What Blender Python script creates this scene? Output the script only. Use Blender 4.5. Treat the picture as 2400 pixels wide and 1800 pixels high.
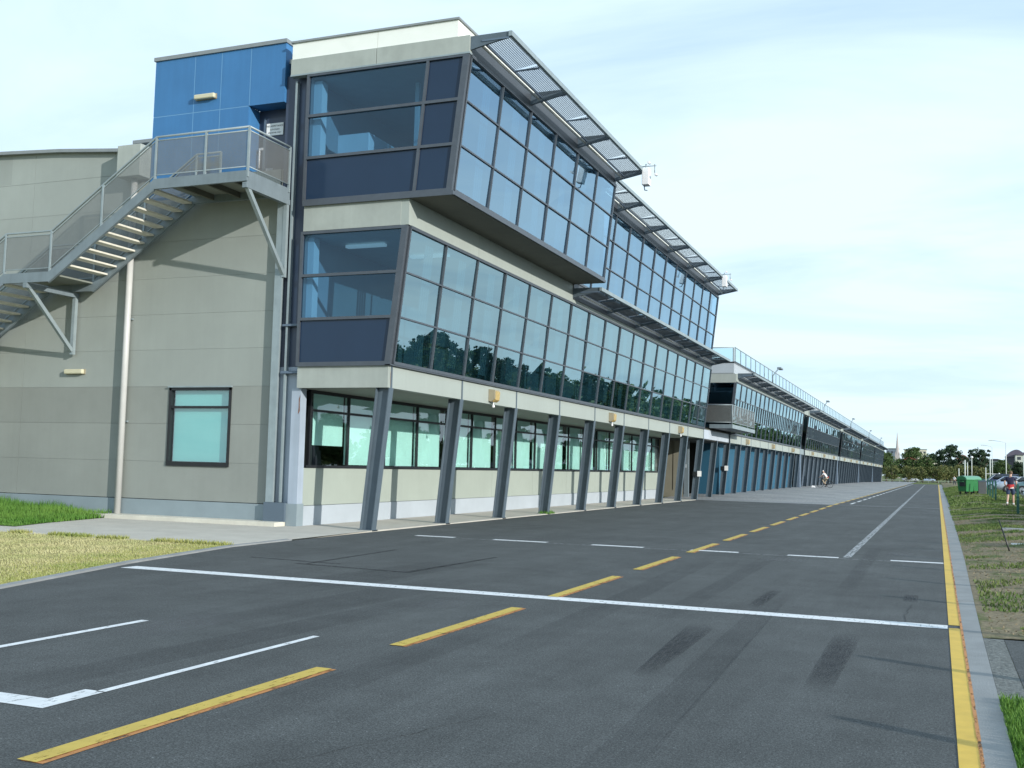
import bpy, bmesh, math, random
from mathutils import Vector, Matrix
import numpy as np
R = math.radians
scene = bpy.context.scene
for o in list(bpy.data.objects): bpy.data.objects.remove(o)
COL = scene.collection

# ---------------------------------------------------------------- camera
F_PX, PITCH, ROLL, YAW = 2483.4, 0.0771937, 0.0245795, 0.3826582
cam_d = bpy.data.cameras.new('camera'); cam = bpy.data.objects.new('camera', cam_d); COL.objects.link(cam)
cyw, syw, cp, sp = math.cos(YAW), math.sin(YAW), math.cos(PITCH), math.sin(PITCH)
fwd = Vector((-syw*cp, cyw*cp, sp)); rt = Vector((cyw, syw, 0)); up = rt.cross(fwd)
rt2 = rt*math.cos(ROLL)+up*math.sin(ROLL); up2 = up*math.cos(ROLL)-rt*math.sin(ROLL)
cam.matrix_world = Matrix(((rt2.x, up2.x, -fwd.x, 0), (rt2.y, up2.y, -fwd.y, 0), (rt2.z, up2.z, -fwd.z, 1.6), (0, 0, 0, 1)))
cam_d.sensor_width = 36; cam_d.lens = 36*F_PX/2400; cam_d.clip_start = 0.1; cam_d.clip_end = 6000
scene.camera = cam
scene.render.resolution_x, scene.render.resolution_y = 1024, 768

# ---------------------------------------------------------------- sun and sky
SUN_TO = Vector((1, -0.45, 0.325)).normalized()
sun_el = math.asin(SUN_TO.z); sun_rot = math.atan2(SUN_TO.x, SUN_TO.y)
sd = bpy.data.lights.new('sun', 'SUN'); sun = bpy.data.objects.new('sun', sd); COL.objects.link(sun)
sd.energy = 4.7; sd.angle = R(0.5); sd.color = (1.0, 0.965, 0.91)
sun.rotation_euler = SUN_TO.to_track_quat('Z', 'Y').to_euler(); sun.location = SUN_TO*60
scene.view_settings.view_transform = 'Standard'; scene.view_settings.look = 'None'
scene.view_settings.exposure = 0.0; scene.view_settings.gamma = 1
w = bpy.data.worlds.new('World'); scene.world = w; w.use_nodes = True
nt = w.node_tree; nt.nodes.clear()
def N(t, ty, **k):
    n = t.nodes.new(ty)
    for a, b in k.items():
        if a.startswith('i_'):
            key = a[2:].replace('_', ' ')
            n.inputs[int(key) if key.isdigit() else key].default_value = b
        else: setattr(n, a, b)
    return n
sky = N(nt, 'ShaderNodeTexSky', sky_type='NISHITA', sun_disc=False, sun_elevation=sun_el, sun_rotation=sun_rot, air_density=1.0, dust_density=1.6, ozone_density=1.4)
SKY_S = 0.15
tc = N(nt, 'ShaderNodeTexCoord')
sep = N(nt, 'ShaderNodeSeparateXYZ'); nt.links.new(tc.outputs['Generated'], sep.inputs[0])
# project the view direction on a flat cloud layer
mx = N(nt, 'ShaderNodeMath', operation='MAXIMUM', i_1=0.0); nt.links.new(sep.outputs['Z'], mx.inputs[0])
ad = N(nt, 'ShaderNodeMath', operation='ADD', i_1=0.13); nt.links.new(mx.outputs[0], ad.inputs[0])
dv = N(nt, 'ShaderNodeVectorMath', operation='DIVIDE'); nt.links.new(tc.outputs['Generated'], dv.inputs[0])
cb = N(nt, 'ShaderNodeCombineXYZ')
for i in (0, 1): nt.links.new(ad.outputs[0], cb.inputs[i])
cb.inputs[2].default_value = 1.0; nt.links.new(cb.outputs[0], dv.inputs[1])
mp = N(nt, 'ShaderNodeMapping'); mp.inputs['Rotation'].default_value = (0, 0, R(35)); mp.inputs['Scale'].default_value = (0.55, 1.15, 0.15); mp.inputs['Location'].default_value = (3.1, 0.4, 0)
nt.links.new(dv.outputs[0], mp.inputs[0])
nz = N(nt, 'ShaderNodeTexNoise', i_Scale=1.2, i_Detail=8.0, i_Roughness=0.55, i_Distortion=0.6); nt.links.new(mp.outputs[0], nz.inputs['Vector'])
cr = N(nt, 'ShaderNodeMapRange'); cr.inputs['From Min'].default_value = 0.32; cr.inputs['From Max'].default_value = 0.74; nt.links.new(nz.outputs['Fac'], cr.inputs[0])
hz = N(nt, 'ShaderNodeMapRange'); hz.inputs['From Min'].default_value = 0.0; hz.inputs['From Max'].default_value = 0.5; hz.inputs['To Min'].default_value = 0.62; hz.inputs['To Max'].default_value = 0.0
nt.links.new(sep.outputs['Z'], hz.inputs[0])
a2 = N(nt, 'ShaderNodeMath', operation='ADD', use_clamp=True); nt.links.new(cr.outputs[0], a2.inputs[0]); nt.links.new(hz.outputs[0], a2.inputs[1])
cf = N(nt, 'ShaderNodeMath', operation='MULTIPLY', i_1=0.92); nt.links.new(a2.outputs[0], cf.inputs[0])
sk = N(nt, 'ShaderNodeVectorMath', operation='SCALE'); sk.inputs['Scale'].default_value = 1.0; nt.links.new(sky.outputs[0], sk.inputs[0])
CL = 1.0/SKY_S
mixc = N(nt, 'ShaderNodeMix', data_type='RGBA'); mixc.inputs[7].default_value = (0.92*CL, 1.13*CL, 1.24*CL, 1)
nt.links.new(cf.outputs[0], mixc.inputs[0])
# thin veil over the blue
veil = N(nt, 'ShaderNodeMix', data_type='RGBA'); veil.inputs[0].default_value = 0.72; veil.inputs[7].default_value = (0.62*CL, 0.90*CL, 1.22*CL, 1)
nt.links.new(sk.outputs[0], veil.inputs[6]); nt.links.new(veil.outputs[2], mixc.inputs[6])
bg = N(nt, 'ShaderNodeBackground', i_Strength=SKY_S); nt.links.new(mixc.outputs[2], bg.inputs[0])
out = N(nt, 'ShaderNodeOutputWorld'); nt.links.new(bg.outputs[0], out.inputs[0])
scene.cycles.transparent_max_bounces = 24; scene.cycles.max_bounces = 8
scene.cycles.sample_clamp_indirect = 6

# ---------------------------------------------------------------- materials
def mat(name, col, rough=0.6, var=0.12, scale=3.0, metal=0.0, spec=0.5, bump=0.0, bscale=60.0, streak=0.0, coat=0.0, grime=None):
    m = bpy.data.materials.new(name); m.use_nodes = True; t = m.node_tree
    b = t.nodes['Principled BSDF']; b.inputs['Roughness'].default_value = rough; b.inputs['Metallic'].default_value = metal
    b.inputs['Specular IOR Level'].default_value = spec; b.inputs['Coat Weight'].default_value = coat
    c = N(t, 'ShaderNodeTexCoord'); n1 = N(t, 'ShaderNodeTexNoise', i_Scale=scale, i_Detail=6.0, i_Roughness=0.6)
    t.links.new(c.outputs['Object'], n1.inputs['Vector'])
    mr = N(t, 'ShaderNodeMapRange'); mr.inputs['From Min'].default_value = 0.3; mr.inputs['From Max'].default_value = 0.7
    mr.inputs['To Min'].default_value = 1-var; mr.inputs['To Max'].default_value = 1+var; t.links.new(n1.outputs['Fac'], mr.inputs[0])
    last = mr.outputs[0]
    if streak:
        mp = N(t, 'ShaderNodeMapping'); mp.inputs['Scale'].default_value = (9, 9, 0.5); t.links.new(c.outputs['Object'], mp.inputs[0])
        n2 = N(t, 'ShaderNodeTexNoise', i_Scale=1.0, i_Detail=5.0); t.links.new(mp.outputs[0], n2.inputs['Vector'])
        m2 = N(t, 'ShaderNodeMapRange'); m2.inputs['From Min'].default_value = 0.35; m2.inputs['From Max'].default_value = 0.65
        m2.inputs['To Min'].default_value = 1-streak; m2.inputs['To Max'].default_value = 1+streak*0.5; t.links.new(n2.outputs['Fac'], m2.inputs[0])
        mu = N(t, 'ShaderNodeMath', operation='MULTIPLY'); t.links.new(last, mu.inputs[0]); t.links.new(m2.outputs[0], mu.inputs[1]); last = mu.outputs[0]
    vm = N(t, 'ShaderNodeVectorMath', operation='SCALE'); vm.inputs[0].default_value = col[:3]; t.links.new(last, vm.inputs['Scale'])
    t.links.new(vm.outputs[0], b.inputs['Base Color'])
    if bump:
        n3 = N(t, 'ShaderNodeTexNoise', i_Scale=bscale, i_Detail=4.0); t.links.new(c.outputs['Object'], n3.inputs['Vector'])
        bp = N(t, 'ShaderNodeBump', i_Strength=bump, i_Distance=0.02); t.links.new(n3.outputs['Fac'], bp.inputs['Height']); t.links.new(bp.outputs[0], b.inputs['Normal'])
    return m
def panel_tone(m, inc, amt):
    t = m.node_tree; b = t.nodes['Principled BSDF']; src = b.inputs['Base Color'].links[0].from_socket
    c = N(t, 'ShaderNodeTexCoord'); ge = N(t, 'ShaderNodeNewGeometry'); ad_ = N(t, 'ShaderNodeVectorMath', operation='ADD'); ad_.inputs[1].default_value = (19.76, .5, -.53); t.links.new(ge.outputs['Position'], ad_.inputs[0])
    sn = N(t, 'ShaderNodeVectorMath', operation='SNAP'); sn.inputs[1].default_value = inc; t.links.new(ad_.outputs[0], sn.inputs[0]); wn = N(t, 'ShaderNodeTexWhiteNoise', noise_dimensions='3D'); t.links.new(sn.outputs[0], wn.inputs['Vector'])
    r = N(t, 'ShaderNodeMapRange'); r.inputs['To Min'].default_value = 1-amt; r.inputs['To Max'].default_value = 1+amt; t.links.new(wn.outputs['Value'], r.inputs[0])
    v = N(t, 'ShaderNodeVectorMath', operation='SCALE'); t.links.new(src, v.inputs[0]); t.links.new(r.outputs[0], v.inputs['Scale']); t.links.new(v.outputs[0], b.inputs['Base Color'])
def glass(name, tint, f0=.15, refl=(0.92, 0.97, 1.0), wob=.25):
    m = bpy.data.materials.new(name); m.use_nodes = True; t = m.node_tree; t.nodes.clear()
    lw = N(t, 'ShaderNodeLayerWeight', i_Blend=.5); pw = N(t, 'ShaderNodeMath', operation='POWER', i_1=5.0); t.links.new(lw.outputs['Facing'], pw.inputs[0])
    fr = N(t, 'ShaderNodeMath', operation='MULTIPLY_ADD', i_1=1-f0, i_2=f0); t.links.new(pw.outputs[0], fr.inputs[0])
    tr = N(t, 'ShaderNodeBsdfTransparent'); tr.inputs[0].default_value = (*tint, 1)
    gl = N(t, 'ShaderNodeBsdfGlossy', i_Roughness=0.0); gl.inputs[0].default_value = (*refl, 1)
    c = N(t, 'ShaderNodeTexCoord'); nz = N(t, 'ShaderNodeTexNoise', i_Scale=0.9, i_Detail=1.0)
    t.links.new(c.outputs['Object'], nz.inputs['Vector']); bp = N(t, 'ShaderNodeBump', i_Strength=wob, i_Distance=0.006)
    t.links.new(nz.outputs['Fac'], bp.inputs['Height']); t.links.new(bp.outputs[0], gl.inputs['Normal'])
    mx = N(t, 'ShaderNodeMixShader'); o = N(t, 'ShaderNodeOutputMaterial')
    t.links.new(fr.outputs[0], mx.inputs[0]); t.links.new(tr.outputs[0], mx.inputs[1]); t.links.new(gl.outputs[0], mx.inputs[2]); t.links.new(mx.outputs[0], o.inputs[0])
    return m
def perforated(name, col, pitch, hole, metal=0.3):
    """sheet metal with round holes on a square grid of its own object coordinates (y along, and x or z across)"""
    m = mat(name, col, 0.5, 0.06, metal=metal); t = m.node_tree; b = t.nodes['Principled BSDF']
    c = N(t, 'ShaderNodeTexCoord'); s = N(t, 'ShaderNodeSeparateXYZ'); t.links.new(c.outputs['UV'], s.inputs[0])
    fs = []
    for k in ('X', 'Y'):
        a = N(t, 'ShaderNodeMath', operation='DIVIDE', i_1=pitch); t.links.new(s.outputs[k], a.inputs[0])
        f = N(t, 'ShaderNodeMath', operation='FRACT'); t.links.new(a.outputs[0], f.inputs[0])
        d = N(t, 'ShaderNodeMath', operation='SUBTRACT', i_1=0.5); t.links.new(f.outputs[0], d.inputs[0])
        q = N(t, 'ShaderNodeMath', operation='MULTIPLY'); t.links.new(d.outputs[0], q.inputs[0]); t.links.new(d.outputs[0], q.inputs[1]); fs.append(q)
    ad = N(t, 'ShaderNodeMath', operation='ADD'); t.links.new(fs[0].outputs[0], ad.inputs[0]); t.links.new(fs[1].outputs[0], ad.inputs[1])
    lt = N(t, 'ShaderNodeMath', operation='LESS_THAN', i_1=hole*hole); t.links.new(ad.outputs[0], lt.inputs[0])
    tr = N(t, 'ShaderNodeBsdfTransparent'); mx = N(t, 'ShaderNodeMixShader'); o = t.nodes['Material Output']
    t.links.new(lt.outputs[0], mx.inputs[0]); t.links.new(b.outputs[0], mx.inputs[1]); t.links.new(tr.outputs[0], mx.inputs[2]); t.links.new(mx.outputs[0], o.inputs[0])
    return m
def emis(name, col, s):
    m = mat(name, col, 0.4, 0.02); b = m.node_tree.nodes['Principled BSDF']; b.inputs['Emission Color'].default_value = (*col, 1); b.inputs['Emission Strength'].default_value = s; return m

M = {}
M['panel'] = mat('grey_wall_panel', (.285, .312, .288), .75, .09, .35, streak=.015, bump=.12, bscale=180)
M['panel_low'] = mat('brown_grey_wall_panel', (.238, .255, .232), .75, .08, .5, streak=.015, bump=.12, bscale=180)
M['fascia'] = mat('beige_fascia', (.325, .362, .33), .6, .05, .6, streak=.02)
M['fascia_end'] = mat('weathered_fascia', (.33, .36, .33), .75, .10, 1.6, streak=.03)
M['fascia_blue'] = mat('pale_blue_fascia', (.45, .50, .55), .5, .08, 1.5)
M['white'] = mat('white_parapet', (.80, .82, .76), .6, .03, 2)
M['cap'] = mat('grey_capping', (.25, .27, .27), .5, .08, 4, metal=.3)
M['blue'] = mat('blue_painted_panel', (.042, .165, .36), .6, .07, .8, streak=.04)
M['bluejoint'] = mat('pale_blue_joint', (.13, .29, .48), .7, .05)
M['steel'] = mat('painted_grey_steel', (.165, .205, .225), .45, .10, 2.5, spec=.4, streak=.06)
M['steel_lt'] = mat('pale_galvanised_steel', (.27, .325, .34), .45, .10, 3, metal=.2, streak=.05)
M['steel_blue'] = mat('blue_grey_steel', (.33, .385, .45), .5, .08, 1.2, streak=.06)
M['steel_dk'] = mat('dark_blue_grey_steel', (.10, .14, .19), .5, .10, 2)
M['mullion'] = mat('anodised_window_frame', (.085, .098, .115), .4, .10, 5, metal=.35)
M['black'] = mat('black_metal_frame', (.012, .013, .015), .4, .2, 5)
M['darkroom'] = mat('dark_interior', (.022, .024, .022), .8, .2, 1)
M['spandrel'] = mat('navy_spandrel_glass', (.014, .032, .066), .12, .05, 1, spec=.32)
M['navy'] = mat('navy_panel', (.035, .05, .085), .35, .08, 1)
M['room'] = mat('interior_plaster', (.34, .40, .42), .8, .06, 1)
M['roomwhite'] = mat('interior_white', (.80, .84, .82), .7, .04, 1)
M['ceil'] = mat('interior_ceiling', (.48, .52, .52), .8, .05, 3)
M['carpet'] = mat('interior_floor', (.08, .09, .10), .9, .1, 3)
M['glass'] = glass('blue_tinted_glass', (.23, .40, .47), .36, (.70, .92, .98))
M['glass_top'] = glass('blue_mirror_glass', (.20, .38, .50), .45, (.60, .82, 1.0))
M['glass_end'] = glass('blue_tinted_side_glass', (.30, .49, .64), .09, (.48, .66, .84))
M['glass_gr'] = glass('clear_green_glass', (.82, .93, .92), .17)
M['glass_rail'] = glass('balustrade_glass', (.66, .86, .92), .06)
M['blind'] = mat('aqua_roller_blind', (.60, .88, .80), .8, .05, 2)
M['blind_teal'] = mat('teal_roller_blind', (.22, .53, .50), .8, .04, 1)
M['curtain'] = mat('pale_vertical_blind', (.30, .36, .38), .8, .06, 4)
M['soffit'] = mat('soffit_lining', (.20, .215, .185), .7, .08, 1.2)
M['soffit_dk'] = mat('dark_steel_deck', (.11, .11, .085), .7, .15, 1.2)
M['base'] = mat('pale_blue_plinth', (.38, .42, .45), .6, .06, 1)
M['base_grey'] = mat('grey_blue_plinth', (.22, .27, .29), .6, .08, 1)
M['base_dk'] = mat('slate_plinth', (.09, .125, .16), .6, .08, 1)
M['dado'] = mat('cream_dado_panel', (.325, .362, .315), .6, .05, .8, streak=.01)
M['pipe'] = mat('pale_pvc_pipe', (.48, .48, .46), .4, .05, 2)
M['poststeel'] = mat('dark_post_steel', (.085, .115, .14), .5, .10, 2.5, streak=.06)
M['painted_shade'] = mat('painted_canopy_shade', (.05, .058, .068), .5, .1, 2)  # dark tone standing in for canopy shade on the fascia behind
M['tread'] = mat('precast_stair_tread', (.62, .60, .52), .8, .1, 8)
M['perf_dense'] = perforated('dense_canopy_sheet', (.075, .085, .10), .05, .17); M['perf'] = perforated('perforated_canopy_sheet', (.10, .11, .125), .05, .39)
M['mesh'] = perforated('fine_perforated_mesh', (.17, .18, .175), .022, .335)
M['tube'] = mat('bright_aluminium_tube', (.6, .6, .56), .3, .05, metal=.5)
M['creamlight'] = mat('cream_light_diffuser', (.56, .53, .37), .35, .05)
M['yellow_glass'] = mat('amber_floodlight_lens', (.46, .33, .12), .25, .15, 12)
M['flood'] = mat('beige_floodlight_case', (.33, .29, .2), .5, .1)
M['whiteplastic'] = mat('white_plastic', (.8, .8, .8), .4, .04)
M['paper'] = mat('white_paper', (.85, .85, .82), .7, .02)
M['ink'] = mat('black_ink', (.02, .02, .03), .6, .02)
M['bluewall'] = mat('teal_blue_garage_wall', (.018, .095, .16), .6, .08, .6)
M['shutter'] = mat('blue_grey_shutter', (.085, .11, .145), .5, .1, 2)
M['beigewall'] = mat('ochre_beige_wall', (.22, .21, .16), .7, .08, 1)
M['concrete'] = mat('footpath_concrete', (.47, .445, .39), .85, .09, 1.6, bump=.15, bscale=90)
M['concrete_w'] = mat('step_concrete', (.55, .53, .45), .85, .1, 3)
M['kerb'] = mat('kerb_concrete', (.245, .255, .255), .85, .13, 2.2, bump=.3, bscale=70)
M['trunk'] = mat('tree_bark', (.13, .10, .075), .9, .25, 3)

panel_tone(M['panel'], (4.55, 50, .962), .06); panel_tone(M['panel_low'], (4.55, 50, .962), .055)
def asphalt():
    m = bpy.data.materials.new('asphalt'); m.use_nodes = True; t = m.node_tree; b = t.nodes['Principled BSDF']
    b.inputs['Roughness'].default_value = .85; b.inputs['Specular IOR Level'].default_value = .25
    c = N(t, 'ShaderNodeTexCoord')
    def noise(sc, det, mapping=None, ro=.6):
        n = N(t, 'ShaderNodeTexNoise', i_Scale=sc, i_Detail=det, i_Roughness=ro)
        if mapping:
            mp = N(t, 'ShaderNodeMapping'); mp.inputs['Scale'].default_value = mapping; t.links.new(c.outputs['Object'], mp.inputs[0]); t.links.new(mp.outputs[0], n.inputs['Vector'])
        else: t.links.new(c.outputs['Object'], n.inputs['Vector'])
        return n
    def mr(n, a, b_, lo, hi):
        r = N(t, 'ShaderNodeMapRange'); r.inputs['From Min'].default_value = a; r.inputs['From Max'].default_value = b_; r.inputs['To Min'].default_value = lo; r.inputs['To Max'].default_value = hi
        t.links.new(n.outputs[0], r.inputs[0]); return r
    fs = [mr(noise(.35, 5), .3, .7, .86, 1.12), mr(noise(1, 6, (1.3, .30, 1)), .35, .65, .90, 1.08), mr(noise(1, 5, (9, .5, 1)), .40, .66, .95, 1.03), mr(noise(75, 3, None, .9), .38, .62, .45, 1.6), mr(noise(28, 5, None, .9), .36, .64, .72, 1.28), mr(noise(1.7, 7, None, .75), .32, .68, .84, 1.14)]
    v = N(t, 'ShaderNodeTexVoronoi', i_Scale=15.0); t.links.new(c.outputs['Object'], v.inputs['Vector'])
    sp_ = N(t, 'ShaderNodeMapRange'); sp_.inputs['From Min'].default_value = 0.03; sp_.inputs['From Max'].default_value = 0.10; sp_.inputs['To Min'].default_value = 2.6; sp_.inputs['To Max'].default_value = 1.0
    t.links.new(v.outputs['Distance'], sp_.inputs[0]); fs.append(sp_)
    last = fs[0].outputs[0]
    for f in fs[1:]:
        q = N(t, 'ShaderNodeMath', operation='MULTIPLY'); t.links.new(last, q.inputs[0]); t.links.new(f.outputs[0], q.inputs[1]); last = q.outputs[0]
    vm = N(t, 'ShaderNodeVectorMath', operation='SCALE'); vm.inputs[0].default_value = (.079, .085, .085); t.links.new(last, vm.inputs['Scale']); t.links.new(vm.outputs[0], b.inputs['Base Color'])
    bp = N(t, 'ShaderNodeBump', i_Strength=.5, i_Distance=.006); nb = noise(120, 3); t.links.new(nb.outputs[0], bp.inputs['Height']); t.links.new(bp.outputs[0], b.inputs['Normal'])
    return m
M['asphalt'] = asphalt()
def twotone(name, c1, c2, scale, lo=.45, hi=.55, rough=.95, det=6, fine=30., third=None, stretch=(1, 1, 1)):
    m = bpy.data.materials.new(name); m.use_nodes = True; t = m.node_tree; b = t.nodes['Principled BSDF']; b.inputs['Roughness'].default_value = rough; b.inputs['Specular IOR Level'].default_value = .15
    c = N(t, 'ShaderNodeTexCoord'); mp = N(t, 'ShaderNodeMapping'); mp.inputs['Scale'].default_value = stretch; t.links.new(c.outputs['Object'], mp.inputs[0])
    n = N(t, 'ShaderNodeTexNoise', i_Scale=scale, i_Detail=float(det), i_Roughness=.65); t.links.new(mp.outputs[0], n.inputs['Vector'])
    r = N(t, 'ShaderNodeMapRange'); r.inputs['From Min'].default_value = lo; r.inputs['From Max'].default_value = hi; t.links.new(n.outputs[0], r.inputs[0])
    mx = N(t, 'ShaderNodeMix', data_type='RGBA'); mx.inputs[6].default_value = (*c1, 1); mx.inputs[7].default_value = (*c2, 1); t.links.new(r.outputs[0], mx.inputs[0])
    n2 = N(t, 'ShaderNodeTexNoise', i_Scale=fine, i_Detail=4.0, i_Roughness=.7); t.links.new(c.outputs['Object'], n2.inputs['Vector'])
    r2 = N(t, 'ShaderNodeMapRange'); r2.inputs['From Min'].default_value = .3; r2.inputs['From Max'].default_value = .7; r2.inputs['To Min'].default_value = .6; r2.inputs['To Max'].default_value = 1.4; t.links.new(n2.outputs[0], r2.inputs[0])
    vm = N(t, 'ShaderNodeVectorMath', operation='SCALE'); t.links.new(mx.outputs[2], vm.inputs[0]); t.links.new(r2.outputs[0], vm.inputs['Scale']); t.links.new(vm.outputs[0], b.inputs['Base Color'])
    bp = N(t, 'ShaderNodeBump', i_Strength=.6, i_Distance=.03); t.links.new(n2.outputs[0], bp.inputs['Height']); t.links.new(bp.outputs[0], b.inputs['Normal'])
    return m
M['dryground'] = twotone('dry_lawn_soil', (.28, .24, .10), (.36, .30, .14), 1.5)
M['greenground'] = twotone('green_lawn_soil', (.06, .13, .02), (.09, .16, .03), 2)
M['verge'] = twotone('patchy_verge_soil', (.085, .12, .035), (.21, .175, .115), .9, .40, .50, fine=14., stretch=(1, .45, 1))
M['field'] = twotone('parkland_ground', (.10, .14, .04), (.14, .15, .06), .06, fine=2.)
M['apron'] = twotone('pale_apron_concrete', (.24, .25, .255), (.30, .305, .30), .25, .4, .6, rough=.85, fine=8.)
M['aggregate'] = twotone('exposed_aggregate', (.12, .13, .125), (.20, .21, .20), 40., .4, .6)
def paint(name, col, worn=.47, scale=14., under=None, stretch=(1, .3, 1), hard=.06):
    m = mat(name, col, .7, .10, 5); t = m.node_tree; b = t.nodes['Principled BSDF']
    c = N(t, 'ShaderNodeTexCoord'); mp = N(t, 'ShaderNodeMapping'); mp.inputs['Scale'].default_value = stretch; t.links.new(c.outputs['Object'], mp.inputs[0])
    n = N(t, 'ShaderNodeTexNoise', i_Scale=scale, i_Detail=8.0, i_Roughness=.75); t.links.new(mp.outputs[0], n.inputs['Vector'])
    r = N(t, 'ShaderNodeMapRange'); r.inputs['From Min'].default_value = worn-hard; r.inputs['From Max'].default_value = worn+hard; t.links.new(n.outputs[0], r.inputs[0])
    tr = N(t, 'ShaderNodeBsdfTransparent'); mx = N(t, 'ShaderNodeMixShader'); o = t.nodes['Material Output']
    t.links.new(r.outputs[0], mx.inputs[0]); t.links.new(tr.outputs[0], mx.inputs[1]); t.links.new(b.outputs[0], mx.inputs[2]); t.links.new(mx.outputs[0], o.inputs[0])
    return m
M['ywhite'] = paint('white_line_paint', (.66, .68, .69), .385, 26.)
M['fwhite'] = paint('faded_white_paint', (.34, .36, .37), .47, 18.)
M['yellow'] = paint('yellow_line_paint', (.52, .38, .075), .375, 24.)
M['yellow_e'] = paint('yellow_edge_paint', (.60, .40, .06), .30, 16.)
M['orange'] = paint('rusty_old_yellow_paint', (.46, .20, .06), .44, 12.)
M['tar'] = paint('rubber_mark', (.018, .018, .020), .47, 6., hard=.16, stretch=(2, .35, 1))
M['skid'] = paint('dark_rubber_skid', (.022, .023, .026), .44, 9., hard=.30, stretch=(6, .35, 1))
def softmark(name, col, amt, stretch=(5, .5, 1)):
    m = paint(name, col, .5, 8., hard=.22, stretch=stretch); t = m.node_tree; mx = [n for n in t.nodes if n.type == 'MIX_SHADER'][0]; src = mx.inputs[0].links[0].from_socket
    c = N(t, 'ShaderNodeTexCoord'); sp_ = N(t, 'ShaderNodeSeparateXYZ'); t.links.new(c.outputs['Generated'], sp_.inputs[0]); last = src
    for ax, pw_ in (('X', 4.0), ('Y', 2.2)):
        a = N(t, 'ShaderNodeMath', operation='MULTIPLY_ADD', i_1=2.0, i_2=-1.0); t.links.new(sp_.outputs[ax], a.inputs[0]); b_ = N(t, 'ShaderNodeMath', operation='ABSOLUTE'); t.links.new(a.outputs[0], b_.inputs[0])
        p = N(t, 'ShaderNodeMath', operation='POWER', i_1=pw_); t.links.new(b_.outputs[0], p.inputs[0]); q = N(t, 'ShaderNodeMath', operation='SUBTRACT', i_0=1.0, use_clamp=True); t.links.new(p.outputs[0], q.inputs[1])
        r = N(t, 'ShaderNodeMath', operation='MULTIPLY'); t.links.new(last, r.inputs[0]); t.links.new(q.outputs[0], r.inputs[1]); last = r.outputs[0]
    r = N(t, 'ShaderNodeMath', operation='MULTIPLY', i_1=amt); t.links.new(last, r.inputs[0]); t.links.new(r.outputs[0], mx.inputs[0]); return m
M['skid'] = softmark('dark_rubber_skid', (.020, .021, .024), .95); M['skid2'] = softmark('faint_rubber_skid', (.024, .026, .03), .26, (9, .12, 1)); M['scuff'] = softmark('pale_scuff', (.16, .165, .17), .55, (1.5, 1, 1))
M['faint'] = paint('faint_line', (.16, .17, .17), .46, 16.)

def leafmat(name, c1, c2):
    m = bpy.data.materials.new(name); m.use_nodes = True; t = m.node_tree; b = t.nodes['Principled BSDF']; b.inputs['Roughness'].default_value = .6; b.inputs['Specular IOR Level'].default_value = .2
    c = N(t, 'ShaderNodeTexCoord'); n = N(t, 'ShaderNodeTexNoise', i_Scale=.8, i_Detail=5.0); t.links.new(c.outputs['Object'], n.inputs['Vector'])
    r = N(t, 'ShaderNodeMapRange'); r.inputs['From Min'].default_value = .35; r.inputs['From Max'].default_value = .65; t.links.new(n.outputs[0], r.inputs[0])
    mx = N(t, 'ShaderNodeMix', data_type='RGBA'); mx.inputs[6].default_value = (*c1, 1); mx.inputs[7].default_value = (*c2, 1); t.links.new(r.outputs[0], mx.inputs[0]); t.links.new(mx.outputs[2], b.inputs['Base Color'])
    return m
M['leaf'] = leafmat('dark_green_leaves', (.045, .085, .028), (.095, .14, .045))
M['leaf2'] = leafmat('olive_leaves', (.07, .10, .028), (.15, .15, .055))
M['leaf3'] = leafmat('blue_green_leaves', (.025, .05, .03), (.05, .085, .04))
M['blade'] = leafmat('fresh_grass_blades', (.055, .15, .02), (.12, .23, .04)); M['blade_mix'] = leafmat('half_dry_grass_blades', (.20, .25, .06), (.34, .33, .12))
M['blade_dry'] = leafmat('dry_grass_blades', (.31, .33, .14), (.46, .43, .23))
M['blade_verge'] = leafmat('verge_grass_blades', (.065, .125, .025), (.14, .18, .055))

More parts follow.
